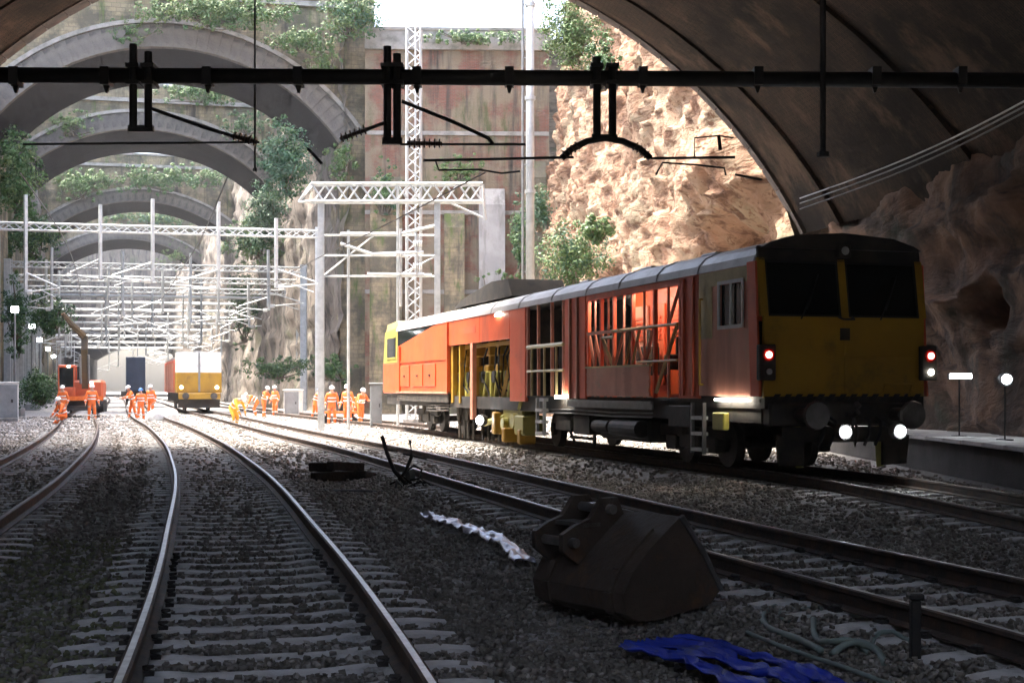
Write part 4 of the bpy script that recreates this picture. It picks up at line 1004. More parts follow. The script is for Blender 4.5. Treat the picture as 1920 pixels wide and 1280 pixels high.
    part('handrail', 'cream_paint', lambda b: (b.bar((9.95, .0, 2.45), (12.7, .0, 2.45), .07), b.bar((9.95, .0, 1.85), (12.7, .0, 1.85), .045)))
    for x in (10.4, 11.3, 12.3): part('rail_stanchion', 'cream_paint', B(x, x + .05, -.02, .03, 1.25, 2.42))
    lad = part('step_ladder', 'galv', lambda b: (b.box(11.2, 11.26, .0, .07, .3, 1.2), b.box(11.75, 11.81, .0, .07, .3, 1.2), b.box(11.2, 11.81, -.05, -.001, 1.12, 1.2)))
    for z in (.32, .6, .88): part('ladder_step', 'white_paint', B(11.26, 11.75, -.08, .1, z, z + .07), lad)
    part('step_light', 'lamp_strip', B(9.6, 10.3, .06, .09, 1.2, 1.27))
    # ---- orange housing over the tamping units
    part('housing_panel', 'orange_paint', B(12.95, 14.25, -.06, .0, 1.1, 3.46, bev=.012))
    part('housing_panel', 'red_paint', B(12.90, 12.948, -.08, -.0, 1.1, 3.46))
    for x0, x1 in ((14.27, 17.2), (17.22, 20.75)): part('housing_panel', 'orange_paint', B(x0, x1, -.06, .0, 2.72, 3.46, bev=.012))
    part('housing_lettering', 'red_paint', B(17.6, 19.0, .002, .006, 3.0, 3.2))
    part('housing_panel', 'orange_paint', lambda b: b.prism([(20.77, 1.32), (28.3, 1.32), (28.3, 2.9), (22.4, 3.46), (20.77, 3.46)], -.06, 0, 'y'))
    part('cab_quarter_window', 'glass_dark', lambda b: b.prism([(22.46, 3.46), (28.3, 2.92), (28.3, 3.46)], -.05, -.02, 'y'))
    part('panel_lip', 'orange_paint', B(20.8, 28.2, .002, .03, 2.32, 2.38)); part('panel_lip', 'faded_red', B(20.8, 28.3, .002, .05, 1.27, 1.33))
    for x in (22.4, 24.2, 26.2): 
        dr = part('hatch', 'orange_paint', B(x, x + 1.5, .002, .03, 1.5, 2.22, bev=.01)); part('hatch_handle', 'dark_frame', B(x + .68, x + .85, .031, .06, 1.82, 1.88), dr)
    part('panel_rib', 'orange_paint', B(27.7, 27.85, .002, .06, 1.32, 2.9)); part('panel_rib', 'orange_paint', B(20.78, 20.95, .002, .05, 1.32, 3.44))
    part('sill', 'grime', B(20.8, 28.3, -.08, -.002, 1.0, 1.268))
    part('housing_core', 'grime', lambda b: (b.box(13.0, 28.2, -1.6, W + .1, 2.0, 3.6), b.box(20.9, 28.2, -.2, -1.6, 1.3, 3.4), b.box(13.0, 14.2, -.2, -1.6, 1.2, 3.4)))
    part('side_lamp', 'lamp_strip', B(15.0, 15.5, .002, .05, 3.36, 3.42))
    # tamping units: frames, hydraulic cylinders, arms and tines
    for x in (15.0, 16.3, 17.4, 19.0, 20.0):
        tu = part('tamping_unit', 'yellow_paint', lambda b: (b.box(x, x + .5, -.9, -.3, 1.6, 2.1, bev=.04), b.cyl((x + .25, -.5, 1.2), (x + .25, -.5, 2.85), .11, 10), b.box(x + .05, x + .45, -.75, -.35, 2.35, 2.62, bev=.03)))
        part('hydraulic_cylinder', 'olive_paint', lambda b: (b.cyl((x - .1, -.28, 1.9), (x + .1, -.24, 1.15), .075, 9), b.cyl((x + .62, -.28, 1.9), (x + .45, -.24, 1.15), .075, 9)), tu)
        part('tine_arm', 'grime', lambda b: (b.bar((x + .1, -.26, 1.2), (x - .08, -.3, .5), .11), b.bar((x + .45, -.26, 1.2), (x + .62, -.3, .5), .11), b.bar((x - .08, -.3, .5), (x - .03, -.3, -.06), .06), b.bar((x + .62, -.3, .5), (x + .56, -.3, -.06), .06)), tu)
        part('motor', 'black_steel', lambda b: b.cyl((x + .25, -.32, 1.75), (x + .25, -.2, 1.75), .17, 12), tu)
    part('unit_frame', 'yellow_paint', lambda b: (b.box(14.4, 20.7, -.34, -.22, 2.6, 2.7), b.box(14.35, 14.5, -.3, -.15, 1.0, 2.7), b.box(20.45, 20.7, -.2, -.06, 1.0, 2.7), b.box(19.6, 19.75, -.2, -.06, 1.0, 2.7), b.bar((14.5, -.2, 2.6), (15.6, -.2, 1.1), .1)))
    part('support_column', 'faded_red', B(17.9, 18.15, -.1, .02, .55, 2.72))
    part('lifting_unit', 'olive_paint', lambda b: (b.box(13.6, 15.4, -.55, -.15, .35, .95, bev=.05), b.box(12.9, 13.7, -.5, .05, .25, .75, bev=.04), b.bar((15.3, -.2, .7), (17.4, -.2, .45), .12), b.bar((13.7, -.1, .9), (13.2, -.05, 1.3), .09), b.cyl((14.0, -.12, .6), (14.0, .02, .6), .2, 12), b.cyl((14.9, -.12, .5), (14.9, .02, .5), .16, 12)))
    for bb in ((13.1, 13.35, -.35, .08, .03, .4), (14.5, 14.75, -.35, .08, .03, .4), (15.6, 15.9, -.4, .02, .2, .8)): part('lifting_clamp', 'yellow_paint', lambda b: b.box(*bb, bev=.03))
    wl = part('work_lamp', 'dark_frame', lambda b: b.cyl((17.0, -.05, .55), (16.9, .08, .55), .16, 12)); part('work_lamp_glass', 'lamp_white', lambda b: b.cyl((16.9, .081, .55), (16.895, .088, .55), .12, 14), wl)
    for x0 in (14.7, 15.1, 15.9, 16.2, 17.1, 18.6, 19.4): part('hydraulic_hose', 'rubber', lambda b: b.tube([(x0, -.2, 2.55), (x0 + random.uniform(-.2, .3), -.12, random.uniform(1.9, 2.3)), (x0 + random.uniform(-.3, .5), -.16, random.uniform(1.4, 1.8)), (x0 + random.uniform(-.2, .6), -.3, random.uniform(1.0, 1.4))], .026, 6))
    # ---- rear cab
    part('rear_cab_lower', 'orange_paint', B(28.35, 30.9, W + .05, -.02, 1.25, 2.35, bev=.03))
    part('rear_cab_upper', 'olive_paint', lambda b: b.prism([(28.36, 2.36), (30.9, 2.36), (30.6, 3.5), (28.36, 3.6)], -.03, W + .05, 'y'))
    rw = part('side_window', 'glass_dark', B(28.7, 30.2, -.028, -.02, 2.55, 3.25)); part('window_frame', 'olive_paint', lambda b: (b.box(28.64, 30.26, -.019, .0, 2.5, 2.55), b.box(28.64, 30.26, -.019, .0, 3.25, 3.3)), rw)
    part('rear_cab_roof', 'cream_paint', lambda b: b.prism([(28.3, 3.6), (30.7, 3.5), (30.4, 3.78), (28.6, 3.85)], -.08, W + .1, 'y'))
    part('rear_coupler', 'dark_frame', lambda b: (b.box(30.6, 30.95, W + .2, -.2, .85, 1.22), b.cyl((30.95, -.66, 1.0), (31.4, -.66, 1.0), .12, 10), b.cyl((30.95, W + .66, 1.0), (31.4, W + .66, 1.0), .12, 10)))
    # ---- bogies, tanks
    def wheelset(xc, rr=.42):
        ws = part('wheelset', 'steel_wheel', lambda b: b.cyl((xc, W / 2 - .7, rr), (xc, W / 2 + .7, rr), .085, 10))
        for s in (-1, 1):
            yc = W / 2 + s * .7525
            part('wheel', 'steel_wheel', lambda b: (b.cyl((xc, yc - .065, rr), (xc, yc + .065, rr), rr, 26), b.cyl((xc, yc - s * .066, rr), (xc, yc - s * .09, rr), rr + .03, 26), b.cyl((xc, yc + s * .066, rr), (xc, yc + s * .16, rr), .15, 12)), ws)
    for xc in (3.7, 25.4):
        for d in (-.9, .9): wheelset(xc + d)
        for s in (-1, 1):
            yc = W / 2 + s * 1.06
            part('bogie_frame', 'dark_frame', lambda b: (b.box(xc - 1.5, xc + 1.5, yc - .07, yc + .07, .52, .74, bev=.02), b.box(xc - .45, xc + .45, yc - .1, yc + .12, .32, .6, bev=.03), b.box(xc - 1.15, xc - .65, yc - .1, yc + .1, .26, .56, bev=.03), b.box(xc + .65, xc + 1.15, yc - .1, yc + .1, .26, .56, bev=.03)))
            part('spring', 'grime', lambda b: [b.cyl((xc + q, yc + .05 * s, .55), (xc + q, yc + .05 * s, .86), .10, 10) for q in (-.28, .28)])
    wheelset(12.6); wheelset(21.9)
    part('fuel_tank', 'dark_frame', lambda b: (b.box(5.4, 8.2, -.25, W + .25, .35, .85, bev=.06)))
    part('battery_box', 'grime', lambda b: (b.box(8.5, 9.6, -.12, -.7, .4, .84, bev=.03), b.box(9.8, 10.9, -.12, -.7, .45, .84, bev=.03)))
    part('air_reservoir', 'dark_frame', lambda b: (b.cyl((5.5, -.14, .62), (7.0, -.14, .62), .17, 14), b.cyl((7.2, -.14, .62), (8.1, -.14, .62), .14, 14)))
    part('measuring_trolley', 'grime', lambda b: (b.bar((8.6, -.3, .9), (9.1, -.45, .15), .06), b.bar((10.9, -.3, .9), (10.4, -.45, .15), .06), b.bar((8.9, -.4, .3), (10.6, -.4, .3), .05)))
    part('pipework', 'galv_dark', lambda b: [b.tube([(4.8, -.08, .95 - q * .08), (7, -.06, .93 - q * .08), (9.5, -.08, .95 - q * .08), (12, -.08, .92 - q * .08)], .018, 5) for q in range(2)])
    part('pipework', 'grime', lambda b: [b.tube([(21.0, -.08, .95 - q * .09), (23, -.06, .9 - q * .09), (24.0, -.08, .88 - q * .08)], .03, 5) for q in range(3)])
tamper()

# ------------------------------------------------------------------ far yellow machine, dark wagon
def far_machine():
    c = (-19.85, 88.0); rz = math.atan2(95 - 74, -21.8 + 15.5) - math.pi / 2
    root = tag(empty('rail_machine', (c[0], c[1], 0), rz), 'yellow fronted rail machine with white cab top far down the cutting', 'rail vehicle')
    def part(name, m, fn, parent=root): b = MB(); fn(b); return b.build(name, m, parent)
    w2 = 1.4
    part('body', 'orange_paint', lambda b: b.box(-w2, w2, 2.2, 16, 1.15, 3.3, bev=.05))
    part('cab', 'yellow_paint', lambda b: (b.box(-w2, w2, 0, 2.19, 1.15, 2.45, bev=.04)))
    part('cab_top', 'white_paint', lambda b: b.prism([(.02, 2.455), (2.19, 2.455), (2.19, 3.75), (.3, 3.75)], -w2 + .02, w2 - .02, 'x'))
    for x0, x1 in ((-1.25, -.12), (.12, 1.25)):
        b = MB(); b.add([(x0, .05, 2.6), (x1, .05, 2.6), (x1, .25, 3.5), (x0, .25, 3.5), (x0, .09, 2.6), (x1, .09, 2.6), (x1, .29, 3.5), (x0, .29, 3.5)], [(0, 1, 2, 3), (7, 6, 5, 4), (0, 4, 5, 1), (2, 6, 7, 3), (1, 5, 6, 2), (0, 3, 7, 4)]); b.build('windscreen', 'white_paint', root)
    part('centre_pillar', 'grey_paint', lambda b: b.box(-.06, .06, -.03, .1, 1.2, 3.7))
    part('buffer_beam', 'yellow_paint', lambda b: b.box(-1.3, 1.3, -.25, -.01, .75, 1.14, bev=.03))
    for x in (-.87, .87): part('buffer', 'steel_wheel', lambda b: (b.cyl((x, -.25, .95), (x, -.6, .95), .1, 10), b.cyl((x, -.6, .95), (x, -.66, .95), .22, 14)))
    part('underframe', 'dark_frame', lambda b: (b.box(-1.2, 1.2, .05, 15.8, .55, 1.14), b.box(-1.3, 1.3, .1, .3, .2, .7)))
    for y in (1.8, 3.6, 12.5, 14.3):
        part('wheelset', 'steel_wheel', lambda b: (b.cyl((-.8, y, .42), (-.68, y, .42), .42, 18), b.cyl((.68, y, .42), (.8, y, .42), .42, 18), b.cyl((-.7, y, .42), (.7, y, .42), .08, 8)))
    part('roof', 'roof_grey', lambda b: b.box(-1.3, 1.3, 2.2, 15.9, 3.302, 3.5, bev=.05))
    for x in (-1.1, 1.1): part('headlamp', 'lamp_strip', lambda b: b.cyl((x, -.02, 1.5), (x, -.004, 1.5), .1, 10))
    for y in (3.5, 6.5, 9.5, 12.5): part('side_door', 'faded_red', lambda b: b.box(-w2 - .03, -w2 - .002, y, y + 2.2, 1.3, 3.1))
far_machine()
def wagon():
    p = pm[np.argmin(np.abs(pm[:, 1] - 117))]; root = tag(empty('box_wagon', (p[0], p[1], 0), R(15)), 'dark navy box wagon left of the yellow fronted machine', 'wagon')
    def part(name, m, fn): b = MB(); fn(b); return b.build(name, m, root)
    part('body', 'blue_paint', lambda b: b.box(-.8, .8, 0, 9, 1.2, 4.1, bev=.05))
    for x in (-.65, 0, .65): part('end_rib', 'blue_paint', lambda b: b.box(x - .05, x + .05, -.07, -.002, 1.25, 4.0))
    part('underframe', 'dark_frame', lambda b: (b.box(-1.2, 1.2, -.2, 9.1, .8, 1.19)))
    for y in (1.5, 7.5): part('wheelset', 'steel_wheel', lambda b: (b.cyl((-.82, y, .45), (-.68, y, .45), .45, 18), b.cyl((.68, y, .45), (.82, y, .45), .45, 18), b.cyl((-.7, y, .45), (.7, y, .45), .08, 8)))
wagon()

# ------------------------------------------------------------------ road-rail excavator on the left track
def excavator():
    pl = np.array(LEFT); q = spline(LEFT, .5); i = np.argmin(np.abs(q[:, 1] - 79)); 
    root = tag(empty('excavator', (q[i, 0], q[i, 1], 0), R(13)), 'red road rail excavator with raised dark boom on the left track', 'excavator')
    def part(name, m, fn, parent=root): b = MB(); fn(b); return b.build(name, m, parent)
    part('undercarriage', 'dark_frame', lambda b: (b.box(-1.1, 1.1, -1.4, 1.4, .35, .8, bev=.05), b.box(-.6, .6, -2.0, 2.0, .2, .45)))
    for x in (-1.05, 1.05):
        part('crawler_track', 'rubber', lambda b: (b.box(x - .22, x + .22, -1.4, 1.4, .08, .78, bev=.12), b.cyl((x - .22, -1.4, .43), (x + .22, -1.4, .43), .34, 14), b.cyl((x - .22, 1.4, .43), (x + .22, 1.4, .43), .34, 14)))
    for y in (-1.95, 1.95): part('rail_wheel', 'steel_wheel', lambda b: (b.cyl((-.82, y, .26), (-.68, y, .26), .26, 14), b.cyl((.68, y, .26), (.82, y, .26), .26, 14), b.cyl((-.7, y, .26), (.7, y, .26), .06, 8)))
    part('slew_body', 'digger', lambda b: b.box(-1.2, 1.2, -.9, 1.7, .85, 1.9, bev=.12))
    part('counterweight', 'digger', lambda b: b.box(-1.2, 1.2, 1.72, 2.2, .95, 1.8, bev=.15))
    cb = part('cab', 'digger', lambda b: (b.box(-1.2, -.3, -1.3, .3, .9, 1.5, bev=.04), b.box(-1.2, -.3, -1.3, .3, 2.6, 2.75, bev=.04), *[b.box(x, x + .07, y, y + .07, 1.5, 2.6) for x in (-1.2, -.37) for y in (-1.3, .23)]))
    part('cab_glass', 'glass_dark', lambda b: b.box(-1.15, -.35, -1.26, .26, 1.5, 2.6), cb)
    part('boom', 'digger_boom', lambda b: (b.prism([(-.6, 1.4), (-.9, 1.4), (-1.5, 3.6), (-1.2, 4.4), (-.95, 4.3), (-1.15, 3.5)], .05, .4, 'x')))
    part('stick', 'digger_boom', lambda b: b.tube([(.2, -1.25, 4.35), (-.35, -1.6, 4.9), (-.9, -1.9, 5.6)], [.2, .17, .12], 6))
    part('hydraulic_cylinder', 'galv_dark', lambda b: (b.cyl((.0, -1.0, 1.7), (.0, -1.5, 3.3), .07, 8), b.cyl((.45, -1.0, 1.7), (.45, -1.5, 3.3), .07, 8), b.cyl((.2, -1.1, 4.0), (-.4, -1.4, 5.05), .06, 8)))
    part('front_bumper', 'hiviz', lambda b: (b.box(-1.25, 1.25, -1.6, -1.45, .75, 1.0)))
    part('work_lamp', 'lamp_strip', lambda b: (b.box(.5, .65, -.93, -.905, 1.7, 1.8), b.box(-.7, -.55, -1.33, -1.305, 2.62, 2.72)))
excavator()

# ------------------------------------------------------------------ people
def body_mesh(J, E, name):
    """J: name -> (pos, radius, kind 0 suit 1 skin 2 boot 3 sleeve); skinned and subdivided to one surface"""
    names = list(J); idx = {n: i for i, n in enumerate(names)}
    me = bpy.data.meshes.new(name + '_rig'); me.from_pydata([J[n][0] for n in names], [(idx[a], idx[b]) for a, b in E], [])
    o = bpy.data.objects.new(name + '_rig', me); COL.objects.link(o)
    o.modifiers.new('s', 'SKIN')
    for i, n in enumerate(names):
        r = J[n][1]; me.skin_vertices[0].data[i].radius = r if isinstance(r, tuple) else (r, r)
    me.skin_vertices[0].data[idx['pelvis']].use_root = True
    sb = o.modifiers.new('d', 'SUBSURF'); sb.levels = 1; sb.render_levels = 1
    dg = bpy.context.evaluated_depsgraph_get(); dg.update()
    out = bpy.data.meshes.new_from_object(o.evaluated_get(dg)); out.name = name
    bpy.data.objects.remove(o)
    out.materials.clear()
    for q in ('hiviz', 'skin', 'boot'): out.materials.append(MATS[q])
    pts = [(Vector(J[n][0]), J[n][2]) for n in names]
    for f in out.polygons:
        c = f.center; f.material_index = min(pts, key=lambda p: (p[0] - c).length)[1]; f.use_smooth = True
    return out
def pose(kind):
    if kind == 'stand':
        pel, chest, neck, head = (0, 0, .98), (0, -.02, 1.36), (0, -.02, 1.52), (0, -.04, 1.66)
        el = {-1: (-.30, .02, 1.12), 1: (.30, .02, 1.12)}; ha = {-1: (-.31, -.12, .88), 1: (.31, -.12, .88)}
        kn = {-1: (-.12, -.02, .52), 1: (.13, -.04, .52)}; ft = {-1: (-.14, .02, .08), 1: (.16, .0, .08)}
    elif kind == 'reach':
        pel, chest, neck, head = (0, .05, .97), (0, -.08, 1.33), (0, -.12, 1.48), (0, -.18, 1.61)
        el = {-1: (-.28, -.22, 1.12), 1: (.28, -.2, 1.15)}; ha = {-1: (-.2, -.46, 1.1), 1: (.22, -.45, 1.16)}
        kn = {-1: (-.13, -.06, .52), 1: (.15, .1, .5)}; ft = {-1: (-.15, -.08, .08), 1: (.2, .22, .08)}
    elif kind == 'stoop':
        pel, chest, neck, head = (0, .16, .92), (0, -.2, 1.14), (0, -.33, 1.22), (0, -.46, 1.26)
        el = {-1: (-.24, -.34, .86), 1: (.24, -.34, .86)}; ha = {-1: (-.16, -.46, .6), 1: (.16, -.46, .6)}
        kn = {-1: (-.14, -.08, .5), 1: (.15, -.04, .5)}; ft = {-1: (-.15, .04, .08), 1: (.17, .08, .08)}
    else:                                                     # kneel
        pel, chest, neck, head = (0, .14, .5), (0, -.02, .86), (0, -.07, 1.01), (0, -.14, 1.14)
        el = {-1: (-.3, -.16, .66), 1: (.3, -.16, .66)}; ha = {-1: (-.2, -.36, .46), 1: (.2, -.36, .46)}
        kn = {-1: (-.17, -.3, .12), 1: (.17, -.22, .5)}; ft = {-1: (-.15, .22, .08), 1: (.17, -.22, .08)}
    J = {'pelvis': (pel, (.16, .125), 0), 'chest': (chest, (.185, .13), 0), 'neck': (neck, .062, 1), 'chin': (tuple(Vector(neck).lerp(Vector(head), .55)), .075, 1), 'head': (head, (.085, .10), 1), 'crown': (tuple(Vector(head) + (Vector(head) - Vector(neck)).normalized() * .09), .075, 1), 'nose': (tuple(Vector(head) + Vector((0, -.105, -.015))), .016, 1)}
    E = [('pelvis', 'chest'), ('chest', 'neck'), ('neck', 'chin'), ('chin', 'head'), ('head', 'crown'), ('head', 'nose')]
    for s, k in ((-1, 'l'), (1, 'r')):
        sh = Vector(chest) + Vector((s * .19, 0, .07)); e = Vector(el[s]); h = Vector(ha[s]); d = (h - e).normalized()
        J[k + 'sh'] = (tuple(sh), .082, 0); J[k + 'el'] = (tuple(e), .058, 0); J[k + 'wr'] = (tuple(e.lerp(h, .82)), .042, 0); J[k + 'pa'] = (tuple(h), (.038, .028), 1)
        E += [('chest', k + 'sh'), (k + 'sh', k + 'el'), (k + 'el', k + 'wr'), (k + 'wr', k + 'pa')]
        side = d.cross(Vector((s, .2, 0)));  side = side.normalized() if side.length > .01 else Vector((0, 1, 0)); inw = side.cross(d).normalized()
        for f in range(4):
            a = h + d * .045 + side * (f - 1.5) * .021; b_ = a + d * (.05 - .006 * abs(f - 1.3)) + inw * .008; c_ = b_ + d * .02 + inw * .022
            J[f'{k}f{f}a'] = (tuple(a), .010, 1); J[f'{k}f{f}b'] = (tuple(c_), .008, 1); E += [(k + 'pa', f'{k}f{f}a'), (f'{k}f{f}a', f'{k}f{f}b')]
        t1 = h + side * -.045 + d * .01; t2 = t1 + d * .035 - side * .012; J[k + 'ta'] = (tuple(t1), .012, 1); J[k + 'tb'] = (tuple(t2), .009, 1); E += [(k + 'pa', k + 'ta'), (k + 'ta', k + 'tb')]
        hp = Vector(pel) + Vector((s * .1, 0, -.06)); J[k + 'hp'] = (tuple(hp), .108, 0); J[k + 'kn'] = (kn[s], .078, 0)
        J[k + 'an'] = (tuple(Vector(kn[s]).lerp(Vector(ft[s]), .86)), .062, 0); J[k + 'ft'] = (ft[s], .06, 2); J[k + 'to'] = (tuple(Vector(ft[s]) + Vector((s * .03, -.17, -.03))), .045, 2)
        E += [('pelvis', k + 'hp'), (k + 'hp', k + 'kn'), (k + 'kn', k + 'an'), (k + 'an', k + 'ft'), (k + 'ft', k + 'to')]
    return J, E
PM = {}
def person(kind, x, y, rz, label, suit=None, hat='helmet', s=1.0):
    if kind not in PM:
        J, E = pose(kind); me = body_mesh(J, E, 'person')
        hd = Vector(J['head'][0]); up = (hd - Vector(J['neck'][0])).normalized(); q = up.to_track_quat('Z', 'Y')
        b = MB(); n = 14; rings = [(.145, .02), (.128, .025), (.125, .07), (.105, .115), (.06, .145), (.01, .155)]
        for r_, z in rings:
            for k in range(n):
                a = 2 * math.pi * k / n; b.v.append(tuple(hd + q @ Vector((r_ * .92 * math.cos(a), r_ * 1.08 * math.sin(a), z))))
        for j in range(len(rings) - 1):
            for k in range(n): b.f.append((j * n + k, j * n + (k + 1) % n, (j + 1) * n + (k + 1) % n, (j + 1) * n + k)); b.mi.append(0)
        o = b.build('helmet', 'helmet', smooth=True); hm = o.data; bpy.data.objects.remove(o)
        b = MB()
        def ring(p, d, rx, ry, h=.028):
            q = Vector(d).normalized().to_track_quat('Z', 'Y'); m = 16
            vs = []
            for z in (-h, h):
                for k in range(m):
                    a = 2 * math.pi * k / m; vs.append(Vector(p) + q @ Vector((rx * math.cos(a), ry * math.sin(a), z)))
            b.add(vs, [(k, (k + 1) % m, m + (k + 1) % m, m + k) for k in range(m)])
        pe, ch = Vector(J['pelvis'][0]), Vector(J['chest'][0]); ax = ch - pe
        qx = ax.normalized().to_track_quat('Z', 'Y')
        horiz = abs((qx @ Vector((1, 0, 0))).x) > .5
        for t in (.35, .75): ring(pe.lerp(ch, t), ax, .205 if horiz else .165, .165 if horiz else .205)
        for k in 'lr':
            kn, an = Vector(J[k + 'kn'][0]), Vector(J[k + 'an'][0]); ring(kn.lerp(an, .45), an - kn, .086, .086)
            e, w_ = Vector(J[k + 'el'][0]), Vector(J[k + 'wr'][0]); ring(e.lerp(w_, .5), w_ - e, .062, .062, .02)
        o = b.build('reflective_bands', 'reflective'); bmh = o.data; bpy.data.objects.remove(o)
        PM[kind] = (me, hm, bmh)
    me, hm, bmh = PM[kind]
    if suit and suit != 'hiviz':
        key = (kind, suit)
        if key not in PM:
            m2 = me.copy(); m2.materials[0] = MATS[suit]; PM[key] = m2
        me = PM[key]
    o = tag(obj('person', me), label, 'person', 'workers on the track')
    o.location = (x, y, -.3); o.rotation_euler = (0, 0, rz); o.scale = (s, s, s)
    h = obj('helmet', hm, o)
    if hat != 'helmet':
        h.data = hm.copy(); h.data.materials[0] = MATS[hat]
    b_ = obj('reflective_bands', bmh, o)
    return o
def at(u, Y): return XU(u, Y), Y
person('stoop', *at(440, 60), R(60), 'worker in yellow orange suit stooping in front of the yellow machine', 'hiviz_yellow', s=1.02)
person('stand', *at(622, 64), R(20), 'worker in orange suit standing left of the trolley near the brick wall', s=1.03)
person('stand', *at(652, 63), R(-25), 'worker in orange suit standing right of the trolley', s=1.06)
person('reach', *at(677, 66), R(40), 'worker in orange suit closest to the orange machine end', s=1.0)
person('reach', *at(496, 80), R(70), 'worker in orange suit behind and right of the stooping worker', s=1.06)
person('stand', *at(516, 82), R(-40), 'worker in orange suit near the white cabinet', s=1.05)
person('kneel', *at(115, 63), R(-50), 'worker kneeling at the lower left beside the left track', s=1.05)
person('stand', *at(172, 71), R(30), 'worker standing just right of the red excavator', s=1.08)
person('reach', *at(247, 76), R(-60), 'left worker of the group beside the centre track', s=1.08)
person('stand', *at(264, 74), R(10), 'middle worker of the group beside the centre track', s=.97, hat='helmet_blue')
person('stand', *at(283, 80), R(-20), 'right worker of the group beside the centre track', s=1.08)
person('stoop', *at(668, 72), R(-30), 'worker bending down behind the pair at the trolley', s=1.02)
person('reach', *at(592, 78), R(100), 'worker in orange suit left of the gantry post', s=1.0, hat='helmet_blue')
person('stoop', *at(478, 84), R(-80), 'worker bending down to the right of the yellow machine', s=1.05)
person('stand', *at(118, 74), R(-10), 'worker in front of the red excavator cab', s=1.05)

# ------------------------------------------------------------------ small things among the workers
def trolley():
    x, y = at(637, 65); root = tag(empty('rail_trolley', (x, y, -.28), R(10)), 'orange hand trolley between two workers', 'trolley')
    b = MB(); b.box(-.8, .8, -.35, .35, .55, .63); b.build('platform', 'hiviz', root)
    for sx in (-.6, .6):
        for sy in (-.3, .3): 
            b = MB(); b.cyl((sx, sy - .04, .2), (sx, sy + .04, .2), .2, 14); b.build('wheel', 'rubber', root)
    b = MB(); [b.bar((sx, sy, .2), (sx, sy, .56), .05) for sx in (-.6, .6) for sy in (-.24, .24)]; b.build('frame', 'dark_frame', root)
    b = MB(); b.tube([(-.78, -.3, .6), (-.95, -.3, 1.05), (-.95, .3, 1.05), (-.78, .3, .6)], .025, 6); b.build('handle', 'galv', root)
trolley()
def cabinet(u, v, Y, wd, h, label, m='white_paint', rz=0.0):
    x = XU(u, Y); root = tag(empty('equipment_cabinet', (x, Y, -.3), rz), label, 'cabinet')
    b = MB(); b.box(-wd / 2, wd / 2, -.3, .3, .15, h, bev=.03); b.build('body', m, root)
    b = MB(); b.box(-wd / 2 + .05, wd / 2 - .05, -.33, -.302, .22, h - .08, bev=.008); d = b.build('door', 'grey_paint' if m == 'white_paint' else m, root)
    b = MB(); b.box(wd * .25, wd * .32, -.36, -.331, h * .5, h * .58); b.build('handle', 'dark_frame', d)
    b = MB(); b.box(-wd / 2 + .04, wd / 2 - .04, -.26, .26, 0, .149); b.build('plinth', 'concrete', root)
    b = MB(); b.box(-wd / 2 - .05, wd / 2 + .05, -.36, .34, h + .002, h + .07, bev=.02); b.build('lid', m, root)
cabinet(550, 0, 83, 1.0, 1.6, 'white lineside cabinet with grey door beside the far workers', 'white_paint', R(-12))
cabinet(6, 0, 72, 1.5, 2.0, 'pale grey lineside cabinet at the left edge', 'white_paint', R(20))
cabinet(705, 0, 58, .5, 1.9, 'narrow grey post cabinet at the end of the orange machine', 'grey_paint', R(5))
def bag(u, Y, s, label, m):
    x = XU(u, Y); bm = bmesh.new(); bmesh.ops.create_icosphere(bm, subdivisions=3, radius=1)
    for v in bm.verts:
        q = v.co.copy(); f = 1 + .2 * fbm(q * 2 + Vector((u, 0, 0)), 3)
        v.co = Vector((q.x * .62 * f, q.y * .5 * f, max(q.z, -.55) * .5 * f + (.12 * max(0, q.z) ** 4))) * s
    me = bpy.data.meshes.new('rubble_sack'); bm.to_mesh(me); bm.free(); me.materials.append(MATS[m])
    me.polygons.foreach_set('use_smooth', [True] * len(me.polygons))
    tag(obj('rubble_sack', me), label, 'sack', 'sacks beside the centre track').location = (x, Y, -.05)
bag(292, 70, .75, 'pale sack left of the pair beside the yellow machine', 'white_paint'); bag(318, 71, .8, 'pale sack right of the pair beside the yellow machine', 'white_paint')

# ------------------------------------------------------------------ things on the platform
def tripod_lamp(p, label, round_):
    root = tag(empty('work_light', (p.x, p.y, .435)), label, 'work light', 'work lights on the platform'); h = p.z - .435
    b = MB(); b.cyl((0, .05, 0), (0, .05, h - .05), .016, 7); b.build('pole', 'black_steel', root)
    b = MB(); b.cyl((0, .05, 0), (0, .05, .03), .16, 14); b.build('base', 'black_steel', root)
    if round_:
        b = MB(); b.cyl((0, .1, h), (0, -.05, h), .13, 16); b.build('lamp_housing', 'black_steel', root)
        b = MB(); b.cyl((0, -.051, h), (0, -.06, h), .09, 18); b.build('lamp_glass', 'lamp_white', root)
    else:
        b = MB(); b.box(-.24, .24, -.04, .06, h - .06, h + .06); b.build('lamp_housing', 'black_steel', root)
        b = MB(); b.box(-.22, .22, -.052, -.041, h - .045, h + .045); b.build('lamp_glass', 'lamp_white', root)
tripod_lamp(P(1800, 705, 28.5), 'strip work light on a pole beside the machine tail lamp', False)
tripod_lamp(P(1886, 711, 26.5), 'round bright work light on a pole at the right edge', True)
def fence():
    root = tag(empty('railing', (9.75, 20, .435)), 'dark railing along the rock wall behind the platform', 'railing')
    b = MB(); [b.bar((.35 - k * .16 + (.0), k * 1.6, 0), (.35 - k * .16, k * 1.6, 1.05), .05) for k in range(7)]
    b.build('post', 'black_steel', root)
    for z in (.55, 1.03): 
        b = MB(); b.bar((.35, 0, z), (.35 - .96, 9.6, z), .045); b.build('rail', 'black_steel', root)

